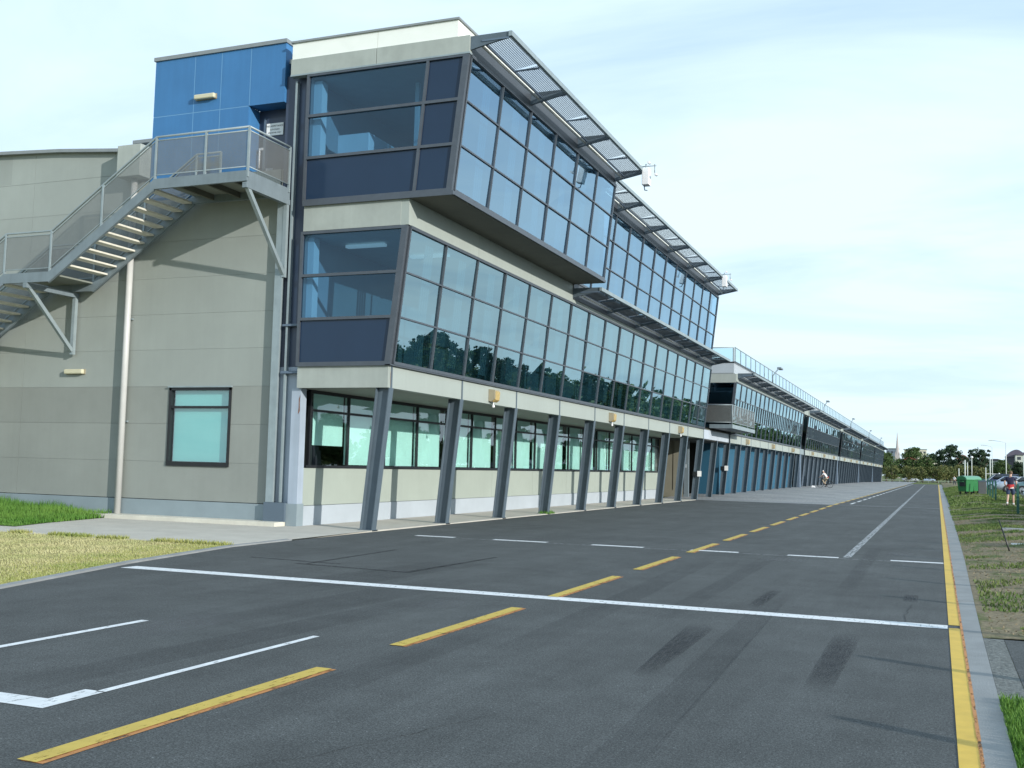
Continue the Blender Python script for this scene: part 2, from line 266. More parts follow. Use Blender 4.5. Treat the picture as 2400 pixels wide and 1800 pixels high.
# ---------------------------------------------------------------- object helpers
BASE = {}
def tag(o, label=None, cat=None, group=None, kind=None):
    if label: o['label'] = label
    if cat: o['category'] = cat
    if group: o['group'] = group
    if kind: o['kind'] = kind
    return o
def thing(name, loc, label, cat, group=None, local=False):
    o = bpy.data.objects.new(name, None); COL.objects.link(o); o.location = loc; o.empty_display_size = .3
    BASE[o.name] = Vector((0, 0, 0)) if local else Vector(loc)
    return tag(o, label, cat, group)
def copy_tree(o, loc, rz=0, label=None, group=None, scale=None):
    c = o.copy(); COL.objects.link(c); c.location = loc; c.rotation_euler = (0, 0, rz)
    if scale: c.scale = scale
    if label: c['label'] = label
    if group: c['group'] = group
    for ch in list(o.children):
        d = ch.copy(); COL.objects.link(d); d.parent = c
        for g in list(ch.children):
            e = g.copy(); COL.objects.link(e); e.parent = d
    return c
class MB:
    def __init__(s): s.v = []; s.f = []; s.mi = []; s.uv = {}; s.m = 0; s.smooth = set()
    def mat(s, i): s.m = i; return s
    def poly(s, pts, uv=None):
        k = len(s.v); s.v += [tuple(p) for p in pts]; s.f.append(tuple(range(k, k+len(pts)))); s.mi.append(s.m)
        if uv: s.uv[len(s.f)-1] = uv
        return s
    def hexa(s, p):  # 8 points: bottom 4 ccw, top 4 ccw
        k = len(s.v); s.v += [tuple(q) for q in p]
        for a in ((3, 2, 1, 0), (4, 5, 6, 7), (0, 1, 5, 4), (1, 2, 6, 5), (2, 3, 7, 6), (3, 0, 4, 7)):
            s.f.append(tuple(k+i for i in a)); s.mi.append(s.m)
        return s
    def box(s, x0, x1, y0, y1, z0, z1):
        return s.hexa([(x0, y0, z0), (x1, y0, z0), (x1, y1, z0), (x0, y1, z0), (x0, y0, z1), (x1, y0, z1), (x1, y1, z1), (x0, y1, z1)])
    def beam(s, a, b, w, d, side=(0, 1, 0)):  # w along `side`, d across
        a = Vector(a); b = Vector(b); t = (b-a).normalized(); u = Vector(side); u = (u-t*u.dot(t)).normalized(); v = t.cross(u)
        u = u*w/2; v = v*d/2
        return s.hexa([a-u-v, a+u-v, a+u+v, a-u+v, b-u-v, b+u-v, b+u+v, b-u+v])
    def prism(s, pts, axis, a, b):  # polygon pts in the two other axes, extruded along axis from a to b
        def P(p, t): return {'x': (t, p[0], p[1]), 'y': (p[0], t, p[1]), 'z': (p[0], p[1], t)}[axis]
        n = len(pts); k = len(s.v); s.v += [P(p, a) for p in pts]+[P(p, b) for p in pts]
        s.f.append(tuple(range(k+n-1, k-1, -1))); s.mi.append(s.m); s.f.append(tuple(range(k+n, k+2*n))); s.mi.append(s.m)
        for i in range(n):
            j = (i+1) % n; s.f.append((k+i, k+j, k+n+j, k+n+i)); s.mi.append(s.m)
        return s
    def tube(s, pts, r, n=10, caps=True):
        pts = [Vector(p) for p in pts]; rs = r if isinstance(r, (list, tuple)) else [r]*len(pts); k = len(s.v); ref = None
        for i, p in enumerate(pts):
            t = (pts[min(i+1, len(pts)-1)]-pts[max(i-1, 0)]).normalized()
            if ref is None: ref = Vector((0, 0, 1)) if abs(t.z) < .9 else Vector((1, 0, 0))
            u = (ref-t*ref.dot(t)).normalized(); v = t.cross(u); ref = u
            for j in range(n):
                a = 2*math.pi*j/n; s.v.append(tuple(p+(u*math.cos(a)+v*math.sin(a))*rs[i]))
        for i in range(len(pts)-1):
            for j in range(n):
                a = k+i*n+j; b = k+i*n+(j+1) % n; s.smooth.add(len(s.f)); s.f.append((a, b, b+n, a+n)); s.mi.append(s.m)
        if caps:
            s.f.append(tuple(range(k+n-1, k-1, -1))); s.mi.append(s.m)
            e = k+(len(pts)-1)*n; s.f.append(tuple(range(e, e+n))); s.mi.append(s.m)
        return s
    def lathe(s, prof, cx, cy, n=16):  # prof (r,z)
        k = len(s.v)
        for r, z in prof:
            for j in range(n):
                a = 2*math.pi*j/n; s.v.append((cx+r*math.cos(a), cy+r*math.sin(a), z))
        for i in range(len(prof)-1):
            for j in range(n):
                a = k+i*n+j; b = k+i*n+(j+1) % n; s.smooth.add(len(s.f)); s.f.append((a, b, b+n, a+n)); s.mi.append(s.m)
        return s
    def build(s, name, mats, parent=None, bevel=0, base=None):
        root = parent
        while root is not None and root.parent is not None: root = root.parent
        off = base if base is not None else (BASE.get(root.name, Vector((0, 0, 0))) if root else Vector((0, 0, 0)))
        me = bpy.data.meshes.new(name); me.from_pydata([(x-off[0], y-off[1], z-off[2]) for x, y, z in s.v], [], s.f)
        if not isinstance(mats, (list, tuple)): mats = [mats]
        for m in mats: me.materials.append(M[m] if isinstance(m, str) else m)
        me.polygons.foreach_set('material_index', s.mi)
        if s.smooth: me.polygons.foreach_set('use_smooth', [i in s.smooth for i in range(len(s.f))])
        if s.uv:
            ul = me.uv_layers.new(name='UVMap')
            for fi, uv in s.uv.items():
                for li, c in zip(me.polygons[fi].loop_indices, uv): ul.data[li].uv = c
        me.validate(); me.update()
        o = bpy.data.objects.new(name, me); COL.objects.link(o)
        if parent is not None: o.parent = parent
        elif base is not None: o.location = base
        if bevel:
            b = o.modifiers.new('bevel', 'BEVEL'); b.width = bevel; b.segments = 2; b.limit_method = 'ANGLE'
        return o
rnd = random.Random(7)

def lerp(a, b, t): return a+(b-a)*t
def interp(x, xs, ys): return float(np.interp(x, xs, ys))
# ---------------------------------------------------------------- ground
def HA(x, y):   # raised apron in front of the garages
    k = interp(x, [-12.2, -5], [1, 0]); return k*interp(y, [57, 66, 86, 106, 150, 200, 262, 300], [0, .16, .24, .29, .31, .26, .0, -.04])
def HV(x, y):   # verge on the right
    k = interp(x, [.45, 2.0], [0, 1]); return k*interp(y, [0, 12, 45, 60, 86, 150, 300], [.0, .05, .17, .19, .31, .33, .0])+.012
def grid(name, xs, ys, H, m, kind='structure', label=None):
    b = MB(); nx, ny = len(xs), len(ys)
    b.v = [(x(y) if callable(x) else x, y, H(x(y) if callable(x) else x, y)) for y in ys for x in xs]
    for j in range(ny-1):
        for i in range(nx-1):
            a = j*nx+i; b.f.append((a, a+1, a+nx+1, a+nx)); b.mi.append(0); b.smooth.add(len(b.f)-1)
    o = b.build(name, m); o['kind'] = kind
    return o
ys_fine = list(np.linspace(-12, 60, 37))+list(np.linspace(64, 300, 60))
grid('ground', list(np.linspace(-1500, 1500, 21)), list(np.linspace(-200, 3200, 21)), lambda x, y: -.06, 'field')
# left asphalt edge curve
EX = [(-14, -4.5), (-5, -6.2), (0, -7.6), (5, -9.0), (9.6, -10.32), (12.8, -11.25), (16.2, -11.95), (18.3, -12.05), (20.8, -12.12), (25.7, -12.18), (44.5, -12.22), (60, -12.22)]
def exl(y): return interp(y, [a for a, b in EX], [b for a, b in EX])
ys_road = [-12, -9, -6, -3, 0, 3, 5, 7, 9.6, 11, 12.8, 14.5, 16.2, 17.2, 18.3, 20.8, 25.7, 35, 44.5, 57.6]
grid('road', [exl, lambda y: .42], ys_road, lambda x, y: 0.0, 'asphalt')
grid('pit_lane_road', [-5.05, .42], [57.6, 90, 130, 180, 225], lambda x, y: 0.0, 'asphalt')
grid('apron', list(np.linspace(-14.4, -5.05, 8)), [57.6]+[62+4*i for i in range(51)]+[270, 300], HA, 'apron')
b = MB(); b.box(-14.38, -12.22, 16.3, 57.6, -.05, .022); b.poly([(-12.2, 16.25, .0215), (-11.97, 16.28, .0215), (-12.05, 18.3, .0215), (-12.22, 22, .0215)])
for px0, px1 in ((-18.0, -14.38), (-22, -18), (-26, -22), (-34, -26)):
    b.box(px0+.006, px1-.006, 16.3 if px0 > -20 else 16.4, 22.0, -.05, .020)
b.build('footpath', 'concrete')['kind'] = 'structure'
grid('dry_lawn', [-45, -30, -22, -16, -12, lambda y: exl(y)-.13], [-12, -6, 0, 5, 8, 9.6, 11, 12.8, 14.5, 16.28], lambda x, y: .012, 'dryground')
grid('lawn_bed', [-50, -35, -27, lambda y: interp(y, [17.5, 18.4, 22.0], [-18.6, -19.0, -19.95])], [17.55, 19, 20.5, 22.0], lambda x, y: .03+.12*interp(x, [-30, -23, -19.2], [1, .7, 0])*interp(y, [17.4, 20, 22], [0, 1, 1]), 'greenground')
# kerb strips
b = MB()
for y0, y1 in zip(ys_road[:-1], ys_road[1:]):
    if y1 > 18.4: break
    b.hexa([(exl(y0)-.13, y0, -.05), (exl(y0)+.004, y0, -.05), (exl(y1)+.004, y1, -.05), (exl(y1)-.13, y1, -.05), (exl(y0)-.13, y0, .030), (exl(y0)+.004, y0, .026), (exl(y1)+.004, y1, .026), (exl(y1)-.13, y1, .030)])
b.build('kerb_edging', 'kerb')['kind'] = 'structure'
b = MB(); kx = lambda y: interp(y, [0, 13, 22, 50, 120, 225], [.385, .41, .47, .56, .70, .75])
y = -6.0; rk = random.Random(3)
while y < 222:
    L = 1.2 if y > 12 else 3.0
    y2 = min(y+L, 222); j = .004 if y > 12 else .006; dz = rk.uniform(-.002, .003)
    b.hexa([(.232, y+j, -.05), (kx(y), y+j, -.05), (kx(y2), y2-j, -.05), (.232, y2-j, -.05), (.232, y+j, .006+dz), (kx(y), y+j, .014+dz), (kx(y2), y2-j, .014+dz), (.232, y2-j, .006+dz)]); y = y2
b.build('kerb', 'kerb', bevel=0)['kind'] = 'structure'
xs_v = [lambda y: kx(y)+.003, .8, 1.2, 1.6, 2.0, 2.6, 3.5, 4.6, 5.5]
grid('verge_near', xs_v, [-6, 0, 4, 6, 8.4], HV, 'greenground'); grid('verge', xs_v, [11.7]+list(np.linspace(14, 300, 90)), HV, 'verge')
grid('driveway', [.60, 1.6, 6], [8.42, 9.5, 10.5, 11.68], lambda x, y: .010, 'asphalt')
grid('driveway_edging', [lambda y: kx(y)+.003, .596], [8.42, 9.5, 10.5, 11.68], lambda x, y: .010, 'aggregate')
grid('car_park', [5.5, 9, 14, 20, 30, 50], [-20, 0, 20, 45, 60, 86, 150, 300], lambda x, y: HV(9, y)+.004, 'asphalt')
# road markings: each a thin sheet on the asphalt
def mark(name, pts, m, z=.004):
    MB().poly([(x, y, z) for x, y in pts]).build(name, m)['kind'] = 'structure'
def rect(name, x0, x1, y0, y1, m, z=.004): mark(name, [(x0, y0), (x1, y0), (x1, y1), (x0, y1)], m, z)
b = MB(); [b.poly([(.10, a, .0045), (.218, a, .0045), (.218, c, .0045), (.10, c, .0045)]) for a, c in ((-6, 12.3), (12.55, 60), (60, 222))]
b.build('yellow_edge_line', 'yellow_e')['kind'] = 'structure'
b = MB(); b.poly([(.212, -6, .008), (.236, -6, .008), (.236, 222, .008), (.212, 222, .008)]); b.build('old_yellow_edge_line', 'orange')['kind'] = 'structure'
dx = lambda y: -4.42-.0135*max(0, min(y, 57)-14)
b = MB(); b2 = MB(); y = .25
while y < 200:
    L = 2.9
    for bb, o, hw, z in ((b2, .035, .075, .0035), (b, 0, .068, .0070)):
        bb.poly([(dx(y)-hw+o, y, z), (dx(y)+hw+o, y, z), (dx(y+L)+hw+o, y+L, z), (dx(y+L)-hw+o, y+L, z)])
    y += 4.08
b.build('yellow_dashed_line', 'yellow')['kind'] = 'structure'; b2.build('old_yellow_dashed_line', 'orange')['kind'] = 'structure'
b = MB(); y = 60
while y < 215: b.poly([(-4.41, y, .004), (-4.28, y, .004), (-4.28, y+3.4, .004), (-4.41, y+3.4, .004)]); y += 5.2
b.build('white_dashed_line', 'ywhite')['kind'] = 'structure'
mark('white_cross_line', [(-10.93, 12.23), (.09, 12.22), (.09, 12.51), (-10.91, 12.54)], 'ywhite')
b = MB()
for a, c in ((-10.81, -9.86), (-8.93, -7.70), (-6.71, -5.60), (-4.62, -3.67), (-2.72, -1.77), (-.83, .09)): b.poly([(a, 21.24, .004), (c, 21.24, .004), (c, 21.46, .004), (a, 21.46, .004)])
b.build('white_dashed_cross_line', 'ywhite')['kind'] = 'structure'
rect('faint_cross_line', -10.8, .09, 21.12, 21.22, 'faint', .0032)
mark('apron_edge_line', [(-12.2, 57.5), (.09, 57.1), (.09, 57.35), (-12.2, 57.75)], 'fwhite', .008)
mark('faded_centre_line', [(-1.70, 21.5), (-1.56, 21.5), (-2.10, 204), (-2.24, 204)], 'fwhite')
rect('white_bay_line', -7.27, -7.18, -4, 8.47, 'ywhite'); rect('thin_bay_line', -5.325, -5.255, 5.78, 8.5, 'ywhite')
mark('thick_bay_corner', [(-8.5, 5.24), (-5.255, 5.25), (-5.255, 5.80), (-5.43, 5.80), (-5.43, 5.47), (-8.5, 5.46)], 'ywhite')
mark('rubber_mark', [(-9.34, 14.24), (-7.2, 14.02), (-7.14, 17.3), (-7.20, 17.3), (-7.32, 14.12), (-9.3, 14.32)], 'tar', .0025)
mark('rubber_mark', [(-10.5, 14.73), (-8.7, 14.56), (-8.7, 14.64), (-10.5, 14.80)], 'tar', .0028)
mark('rubber_mark', [(-9.2, 14.35), (-9.12, 14.35), (-9.29, 17.6), (-9.35, 17.6)], 'tar', .0022)
mark('skid_mark', [(-2.22, 8.1), (-2.06, 8.1), (-2.12, 11.15), (-2.42, 11.15)], 'skid', .0025); mark('skid_mark', [(-.95, 8.3), (-.74, 8.3), (-.70, 11.3), (-.98, 11.3)], 'skid', .0025)
rect('skid_mark', -2.14, -1.96, 12.9, 14.9, 'skid', .0025); rect('stain_mark', -.43, -.24, 14.5, 15.5, 'skid', .0025)
mark('skid_mark', [(-1.47, 4.5), (-1.44, 4.5), (-1.76, 13.6), (-1.79, 13.6)], 'skid2', .0022)
for i_, (xa, xb, ya, yb, lean) in enumerate(((-3.6, -3.2, 8, 20, -.5), (-1.75, -1.45, 4, 15, -.35), (-2.9, -2.6, 11, 21, -.2), (-6.9, -6.1, 8.5, 14, .3), (-6.2, -5.7, 5, 12, .4), (-1.3, -1.05, 14, 26, -.1), (-8.2, -7.2, 10, 17, .5), (-4.2, -3.8, 5, 10, -.1))):
    mark('skid_mark', [(xa, ya), (xb, ya), (xb+lean, yb), (xa+lean, yb)], 'skid2', .0012+.0001*i_)
for i_, (xa, xb, ya, yb) in enumerate(((-3.1, -2.2, 19.6, 20.9), (-1.0, -.4, 22.5, 24), (-5.6, -5.0, 10.6, 11.8), (-7.2, -6.4, 7.6, 9.4), (-7.6, -7.2, 11.9, 12.25))):
    rect('scuff_mark', xa, xb, ya, yb, 'scuff', .0008+.0001*i_)

def crack(pts, wd, seed):
    rg_ = random.Random(seed); P_ = []
    for (xa, ya), (xb, yb) in zip(pts[:-1], pts[1:]):
        n = max(3, int(math.dist((xa, ya), (xb, yb))/.12)); dx_, dy_ = xb-xa, yb-ya; L_ = math.hypot(dx_, dy_)
        for i in range(n): u = i/n; o_ = rg_.uniform(-.02, .02); P_.append((xa+dx_*u-dy_/L_*o_, ya+dy_*u+dx_/L_*o_))
    b = MB()
    for (xa, ya), (xb, yb) in zip(P_[:-1], P_[1:]):
        dx_, dy_ = xb-xa, yb-ya; L_ = math.hypot(dx_, dy_)+1e-6; w_ = wd*rg_.uniform(.4, 1); nx_, ny_ = -dy_/L_*w_, dx_/L_*w_
        b.poly([(xa-nx_, ya-ny_, .0026), (xb-nx_, yb-ny_, .0026), (xb+nx_, yb+ny_, .0026), (xa+nx_, ya+ny_, .0026)])
    b.build('road_crack', M['tarline'])['kind'] = 'structure'
M['tarline'] = mat('dark_crack', (.022, .022, .022), .8, .3, 4)
crack([(-.33, 12.25), (-.36, 13.2), (-.30, 14.4)], .006, 1); crack([(-.45, 12.28), (.05, 12.34), (.30, 12.30)], .008, 2); crack([(-12.1, 56.9), (-8.0, 57.2), (-4.2, 57.05), (0, 57.0)], .02, 3)
crack([(-4.9, 2.6), (-3.2, 5.0), (-2.6, 6.6)], .003, 4); crack([(-9.6, 11.1), (-8.3, 10.8), (-6.9, 11.0)], .004, 5)
# ---------------------------------------------------------------- building A (three storeys)
YE, YZ = 21.9, 58.0
A = thing('pit_building', (-14, 22, 0), 'three-storey grey pit building with overhanging blue glass top storey and blue corner box', 'building')
XL = -14.45
# outer skin line: x at height z
LOW = ((3.95, -11.90), (7.17, -11.55)); TOPA = ((7.97, -10.45), (11.15, -10.10)); TOPB = ((7.97, -11.55), (11.15, -11.20))
def xz(seg, z): return lerp(seg[0][1], seg[1][1], (z-seg[0][0])/(seg[1][0]-seg[0][0]))
def curtain(parent, seg, y0, y1, rows, pitch=2.0, gm='glass', half_rows=(), endmull=True, room=None):
    zb, zt = seg[0][0], seg[1][0]; n = int(round((y1-y0)/pitch)); fr = MB()
    for k in range(n+1):
        y = y0+k*pitch
        if (k == 0 or k == n) and not endmull: continue
        fr.beam((xz(seg, zb)+.0, y, zb), (xz(seg, zt)+.0, y, zt), .055 if k in (0, n) else .038, .09)
    for hz_ in half_rows:
        for k in range(n):
            y = y0+(k+.5)*pitch; a, c = rows[hz_], rows[hz_+1]; fr.beam((xz(seg, a), y, a), (xz(seg, c), y, c), .04, .10)
    for i, z in enumerate(rows):
        h = .040 if 0 < i < len(rows)-1 else .075
        x = xz(seg, z); fr.box(x-.06, x+(.0405 if 0 < i < len(rows)-1 else .055), y0-.02, y1+.02, z-h/2, z+h/2)
    fr.build('window_frame', 'mullion', parent)
    for k in range(n):
        a, c = y0+k*pitch+.02, y0+(k+1)*pitch-.02; g = MB()
        for r0, r1 in zip(rows[:-1], rows[1:]):
            j = [rnd.uniform(-.008, .008) for _ in range(4)]
            p = [(xz(seg, r0)+j[0], a, r0), (xz(seg, r0)+j[1], c, r0), (xz(seg, r1)+j[2], c, r1), (xz(seg, r1)+j[3], a, r1)]
            g.poly(p)
        g.build('window', gm, parent)
curtain(A, LOW, 22, 58, [3.95, 5.04, 6.11, 7.17])
curtain(A, TOPA, 22, 34, [7.97, 9.05, 10.11, 11.15], gm='glass_top')
curtain(A, TOPB, 34, 58, [7.97, 9.05, 10.11, 11.15], gm='glass_top')
# end elevation glazing (plane Y=YE)
def endglass(seg, cols, rows, zs):
    fr = MB(); zb, zt = zs[0], zs[-1]
    def xe(c, z): return lerp(c[0], c[1], (z-zb)/(zt-zb)) if isinstance(c, tuple) else c
    for c, wd in cols:
        fr.beam((xe(c, zb), YE-.0, zb-.03), (xe(c, zt), YE-.0, zt+.03), .10, wd, (0, 1, 0))
    for i, z in enumerate(zs):
        fr.box(xe(cols[0][0], z)-.03, xe(cols[-1][0], z)+.02, YE-.052, YE+.06, z-.035-(.03 if i in (0,) else 0), z+.035)
    fr.build('window_frame', 'mullion', A)
    for (c0, w0), (c1, w1) in zip(cols[:-1], cols[1:]):
        for i, (a, c) in enumerate(zip(zs[:-1], zs[1:])):
            sp_ = i == 0 or (rows == 'dark' and c1 == cols[-1][0] and len(cols) > 2)
            g = MB(); p = [(xe(c0, a), YE, a), (xe(c1, a), YE, a), (xe(c1, c), YE, c), (xe(c0, c), YE, c)]
            g.poly(p)
            g.build('spandrel' if sp_ else 'window', 'spandrel' if sp_ else 'glass_end', A)
endglass(TOPA, [(XL, .07), ((-11.42, -11.14), .07), ((-10.50, -10.15), .15)], 'dark', [7.97, 9.05, 10.11, 11.15])
endglass(LOW, [(XL, .07), ((-11.97, -11.62), .15)], 'x', [3.95, 5.04, 6.11, 7.17])
# fascias and bands
def slab(parent, name, m, x0, x1, y0, y1, z0, z1, joints=None): return MB().box(x0, x1, y0, y1, z0, z1).build(name, m, parent)
b = MB()
for k in range(9): b.box(-12.1, -11.92, 22+4*k+(.0 if k else -.1)+.006, 26+4*k-.006, 3.36, 3.88)
b.build('fascia', 'fascia', A)
slab(A, 'fascia', 'fascia_end', -14.43, -11.932, 21.86, 22.02, 3.362, 3.878)
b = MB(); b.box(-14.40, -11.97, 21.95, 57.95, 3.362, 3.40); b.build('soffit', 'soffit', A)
b = MB()  # sill flashing under lower glass
b.box(-14.4, -11.86, 21.80, 21.95, 3.878, 3.915); b.box(-12.0, -11.84, 21.80, 58.02, 3.88, 3.905); b.build('sill', 'mullion', A)
b = MB()
for y0, y1 in ((21.88, 26), (26.01, 30), (30.01, 34), (34.01, 38), (38.01, 42), (42.01, 46), (46.01, 50), (50.01, 54), (54.01, 58)): b.box(-11.75, -11.53, y0, y1, 7.215, 7.90)
b.build('fascia', 'fascia', A)
slab(A, 'fascia', 'fascia_end', -14.43, -11.74, 21.87, 22.02, 7.217, 7.898)
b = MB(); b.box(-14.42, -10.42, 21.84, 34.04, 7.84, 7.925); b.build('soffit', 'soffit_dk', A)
b = MB()
b.box(-14.44, -10.36, 21.80, 21.84, 7.83, 7.93); b.box(-10.42, -10.37, 21.84, 34.04, 7.85, 7.93); b.build('sill', 'mullion', A)
# top fascias
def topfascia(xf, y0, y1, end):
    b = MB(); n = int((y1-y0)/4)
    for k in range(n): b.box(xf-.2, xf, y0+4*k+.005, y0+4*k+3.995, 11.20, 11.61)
    b.build('shade_painted_fascia', 'painted_shade', A)  # top fascia coloured dark to paint in the canopy's shade
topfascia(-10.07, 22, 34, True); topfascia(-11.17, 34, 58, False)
b = MB(); b.box(-14.97, -12.55, 21.86, 22.0, 11.215, 11.612); b.box(-12.535, -10.072, 21.86, 22.0, 11.215, 11.612); b.build('fascia', 'fascia_end', A)
b = MB(); b.box(-14.97, -10.06, 21.84, 22.02, 11.17, 11.21); b.build('flashing', 'steel_lt', A)
b = MB(); b.box(-14.97, -12.55, 21.90, 22.1, 11.615, 12.04); b.box(-12.54, -10.40, 21.90, 22.1, 11.615, 12.04); b.box(-10.6, -10.40, 22.1, 34, 11.615, 12.04); b.box(-11.7, -11.5, 34, 58, 11.615, 12.04)
b.build('parapet', 'white', A)
b = MB(); b.box(-15.0, -10.36, 21.86, 22.12, 12.04, 12.09); b.box(-10.62, -10.36, 22.12, 34, 12.04, 12.09); b.box(-11.72, -11.46, 34, 58, 12.04, 12.09); b.build('parapet_cap', 'cap', A)
b = MB(); b.box(-15.2, -10.62, 22.12, 34, 11.64, 11.75); b.box(-24, -11.72, 34.0, 58, 11.64, 11.75); b.box(-24, -15.2, 26.4, 34.0, 11.64, 11.75); b.build('roof', 'cap', A)
# interior shells
for (z0, z1, xf, y0, y1) in ((3.92, 7.2, -11.98, 22.02, 57.95), (7.93, 11.18, -10.55, 22.02, 33.95), (7.93, 11.18, -11.65, 34.0, 57.95)):
    b = MB(); b.box(-14.38, xf+.02 if z0 > 7 else xf, y0, y1, z0-.015, z0+.02); b.build('floor', 'carpet', A)
    b = MB(); b.box(-14.38, xf+.25 if z0 < 7 else xf+.3, y0, y1, z1-.09, z1-.03); b.build('ceiling', 'ceil', A)
b = MB(); b.box(-14.50, -14.38, 22.03, 58, 3.9, 11.2); b.box(-14.38, -11.9, 57.9, 57.96, 3.9, 7.2); b.box(-14.38, -11.6, 57.9, 57.96, 7.93, 11.2)
b.box(-14.38, -10.45, 33.92, 33.98, 7.93, 11.1); b.box(-14.38, -12.1, 30, 30.1, 3.94, 7.1); b.box(-14.38, -12.1, 44, 44.1, 3.94, 7.1); b.build('inner_wall', 'room', A)
b = MB(); b.box(-14.38, -14.16, 22.05, 22.30, 9.1, 11.05); b.box(-14.38, -14.22, 22.05, 22.3, 5.08, 7.1); b.box(-12.0, -11.9, 22.9, 23.0, 8.0, 11.05); b.build('inner_column', 'roomwhite', A)
cab = tag(MB().box(-13.85, -12.95, 22.35, 24.6, 8.0, 9.72).build('cabinet', 'roomwhite', None, bevel=.02), 'white cabinet standing inside the top-storey end window', 'cabinet')
for (x, y, z, lx) in ((-13.9, 23.0, 7.05, 1.1), (-12.9, 24.6, 7.05, 1.1)):
    b = MB(); b.box(x, x+lx, y, y+.16, z-.04, z+.03); tag(b.build('ceiling_lamp', emis('lit_tube', (.8, .95, .95), .35)), 'fluorescent tube on the ceiling behind the middle-storey end window, '+('left one' if x < -13.5 else 'right one'), 'lamp', 'fluorescent tubes in the middle storey')
# vertical blinds behind the long facade
for k in range(18):
    y = 22+2*k; b = MB(); y0 = y+1.42+rnd.uniform(-.05, .05)
    for j in range(4): b.beam((-12.05, y0+j*.12, 4.15), (-11.80, y0+j*.12, 7.05), .09, .01)
    b.build('blind', 'curtain', A)
for k in range(18):
    y = 22+2*k; xx = -10.36 if y < 33.9 else -11.46; b = MB(); y0 = y+1.40+rnd.uniform(-.05, .05)
    for j in range(4): b.beam((xx-.24, y0+j*.12, 8.1), (xx-.0, y0+j*.12, 11.05), .09, .01)
    b.build('blind', 'curtain', A)
# ground floor rear wall
XW = -14.4
b = MB()
for k in range(9): b.box(XW-.15, XW, 22.12+4*k+.006, 26.12+4*k-.006 if k < 8 else 57.8, .51, 1.43)
b.build('dado_wall', 'dado', A)
b = MB(); b.box(XW-.15, XW+.03, 22.10, 57.8, .0, .50); b.build('plinth', 'base', A)
b = MB(); b.box(XW-.1, XW+.035, 22.3, 57.8, 1.435, 1.50); b.build('sill', 'black', A)
fr = MB(); WY = [22.45, 24.3, 26.3, 28.3, 30.3, 32.3, 34.3, 36.3, 38.3, 40.3, 42.3, 44.3, 46.3, 48.3, 50.3, 52.3, 54.3, 56.3, 57.8]
for y in WY: fr.box(XW-.05, XW+.03, y-.03, y+.03, 1.50, 3.36)
fr.box(XW-.05, XW+.025, 22.45, 57.8, 2.83, 2.89); fr.box(XW-.05, XW+.028, 22.45, 57.8, 3.28, 3.36); fr.build('window_frame', 'black', A)
for i, (a, c) in enumerate(zip(WY[:-1], WY[1:])):
    g = MB()
    for z0, z1 in ((1.50, 2.83), (2.89, 3.28)):
        j = [rnd.uniform(-.008, .008) for _ in range(4)]
        g.poly([(XW+j[0], a, z0), (XW+j[1], c, z0), (XW+j[2], c, z1), (XW+j[3], a, z1)])
    g.build('window', 'glass_gr', A)
    zb = 2.0 if i == 0 else 1.52
    w1 = (c-a)*(.90 if i in (1, 3) else rnd.choice([.80, .88, .93, .97]))
    MB().box(XW-.14, XW-.13, a+.04 if i % 2 else c-w1-.02, a+w1 if i % 2 else c-.06, zb, 3.3).build('blind', 'blind', A)
b = MB(); b.box(-19, XW-.15, 22.85, 57.8, .0, .05); b.build('floor', 'carpet', A)
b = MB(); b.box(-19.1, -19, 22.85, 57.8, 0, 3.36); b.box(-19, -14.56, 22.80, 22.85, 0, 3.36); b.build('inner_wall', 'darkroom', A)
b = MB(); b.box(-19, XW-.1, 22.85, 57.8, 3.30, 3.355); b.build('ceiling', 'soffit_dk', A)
# leaning I-section posts
def post(parent, y, zb=0.0, zt=3.36, flange_top=3.885):
    x0, x1 = -12.41, -12.09
    def px(z): return lerp(-12.41, -12.10, z/3.36)
    b = MB(); t = .022; hw = .10
    for off in (-.155, .155-.0):
        top = zt if off < 0 else flange_top
        b.beam((px(zb)+off, y, zb), (px(top)+off+(.012 if off > 0 else 0), y, top), 2*hw if off < 0 else 2*hw, t)
    b.beam((px(zb), y, zb), (px(zt), y, zt), .012, .29)
    b.box(px(zb)-.2, px(zb)+.2, y-.13, y+.13, zb-.02, zb+.015)
    return b.build('post', 'poststeel', parent)
def post_strip(y): pass
for k in range(10):
    yy = 22+4*k
    b = MB(); t = .022
    px = lambda z: lerp(-12.41, -12.10, z/3.36)
    b.beam((px(0)-.155, yy, .02), (px(3.36)-.155, yy, 3.36), .2, t); b.beam((px(0)+.155, yy, .02), (px(3.36)+.155+.03, yy, 3.36), .2, t)
    b.beam((px(0), yy, .02), (px(3.36)+.01, yy, 3.36), .014, .30); b.box(px(0)-.2, px(0)+.19, yy-.13, yy+.13, .0, .035)
    b.box(-11.945, -11.905, yy-.035, yy+.035, 3.34, 3.885)
    b.build('post', 'poststeel', A)
M['rust'] = mat('rust_stain', (.20, .075, .03), .85, .35, 30)
MB().poly([(-11.917, 21.96, 3.40), (-11.917, 22.02, 3.46), (-11.917, 21.99, 3.60), (-11.917, 22.035, 3.74), (-11.917, 21.985, 3.86), (-11.917, 21.95, 3.7)]).build('rust_patch', 'rust', A)
MB().poly([(-14.42, 21.945, 2.72), (-14.375, 21.945, 2.80), (-14.385, 21.945, 3.02), (-14.37, 21.945, 3.2), (-14.41, 21.945, 3.1), (-14.405, 21.945, 2.9)]).build('rust_patch', 'rust', A)
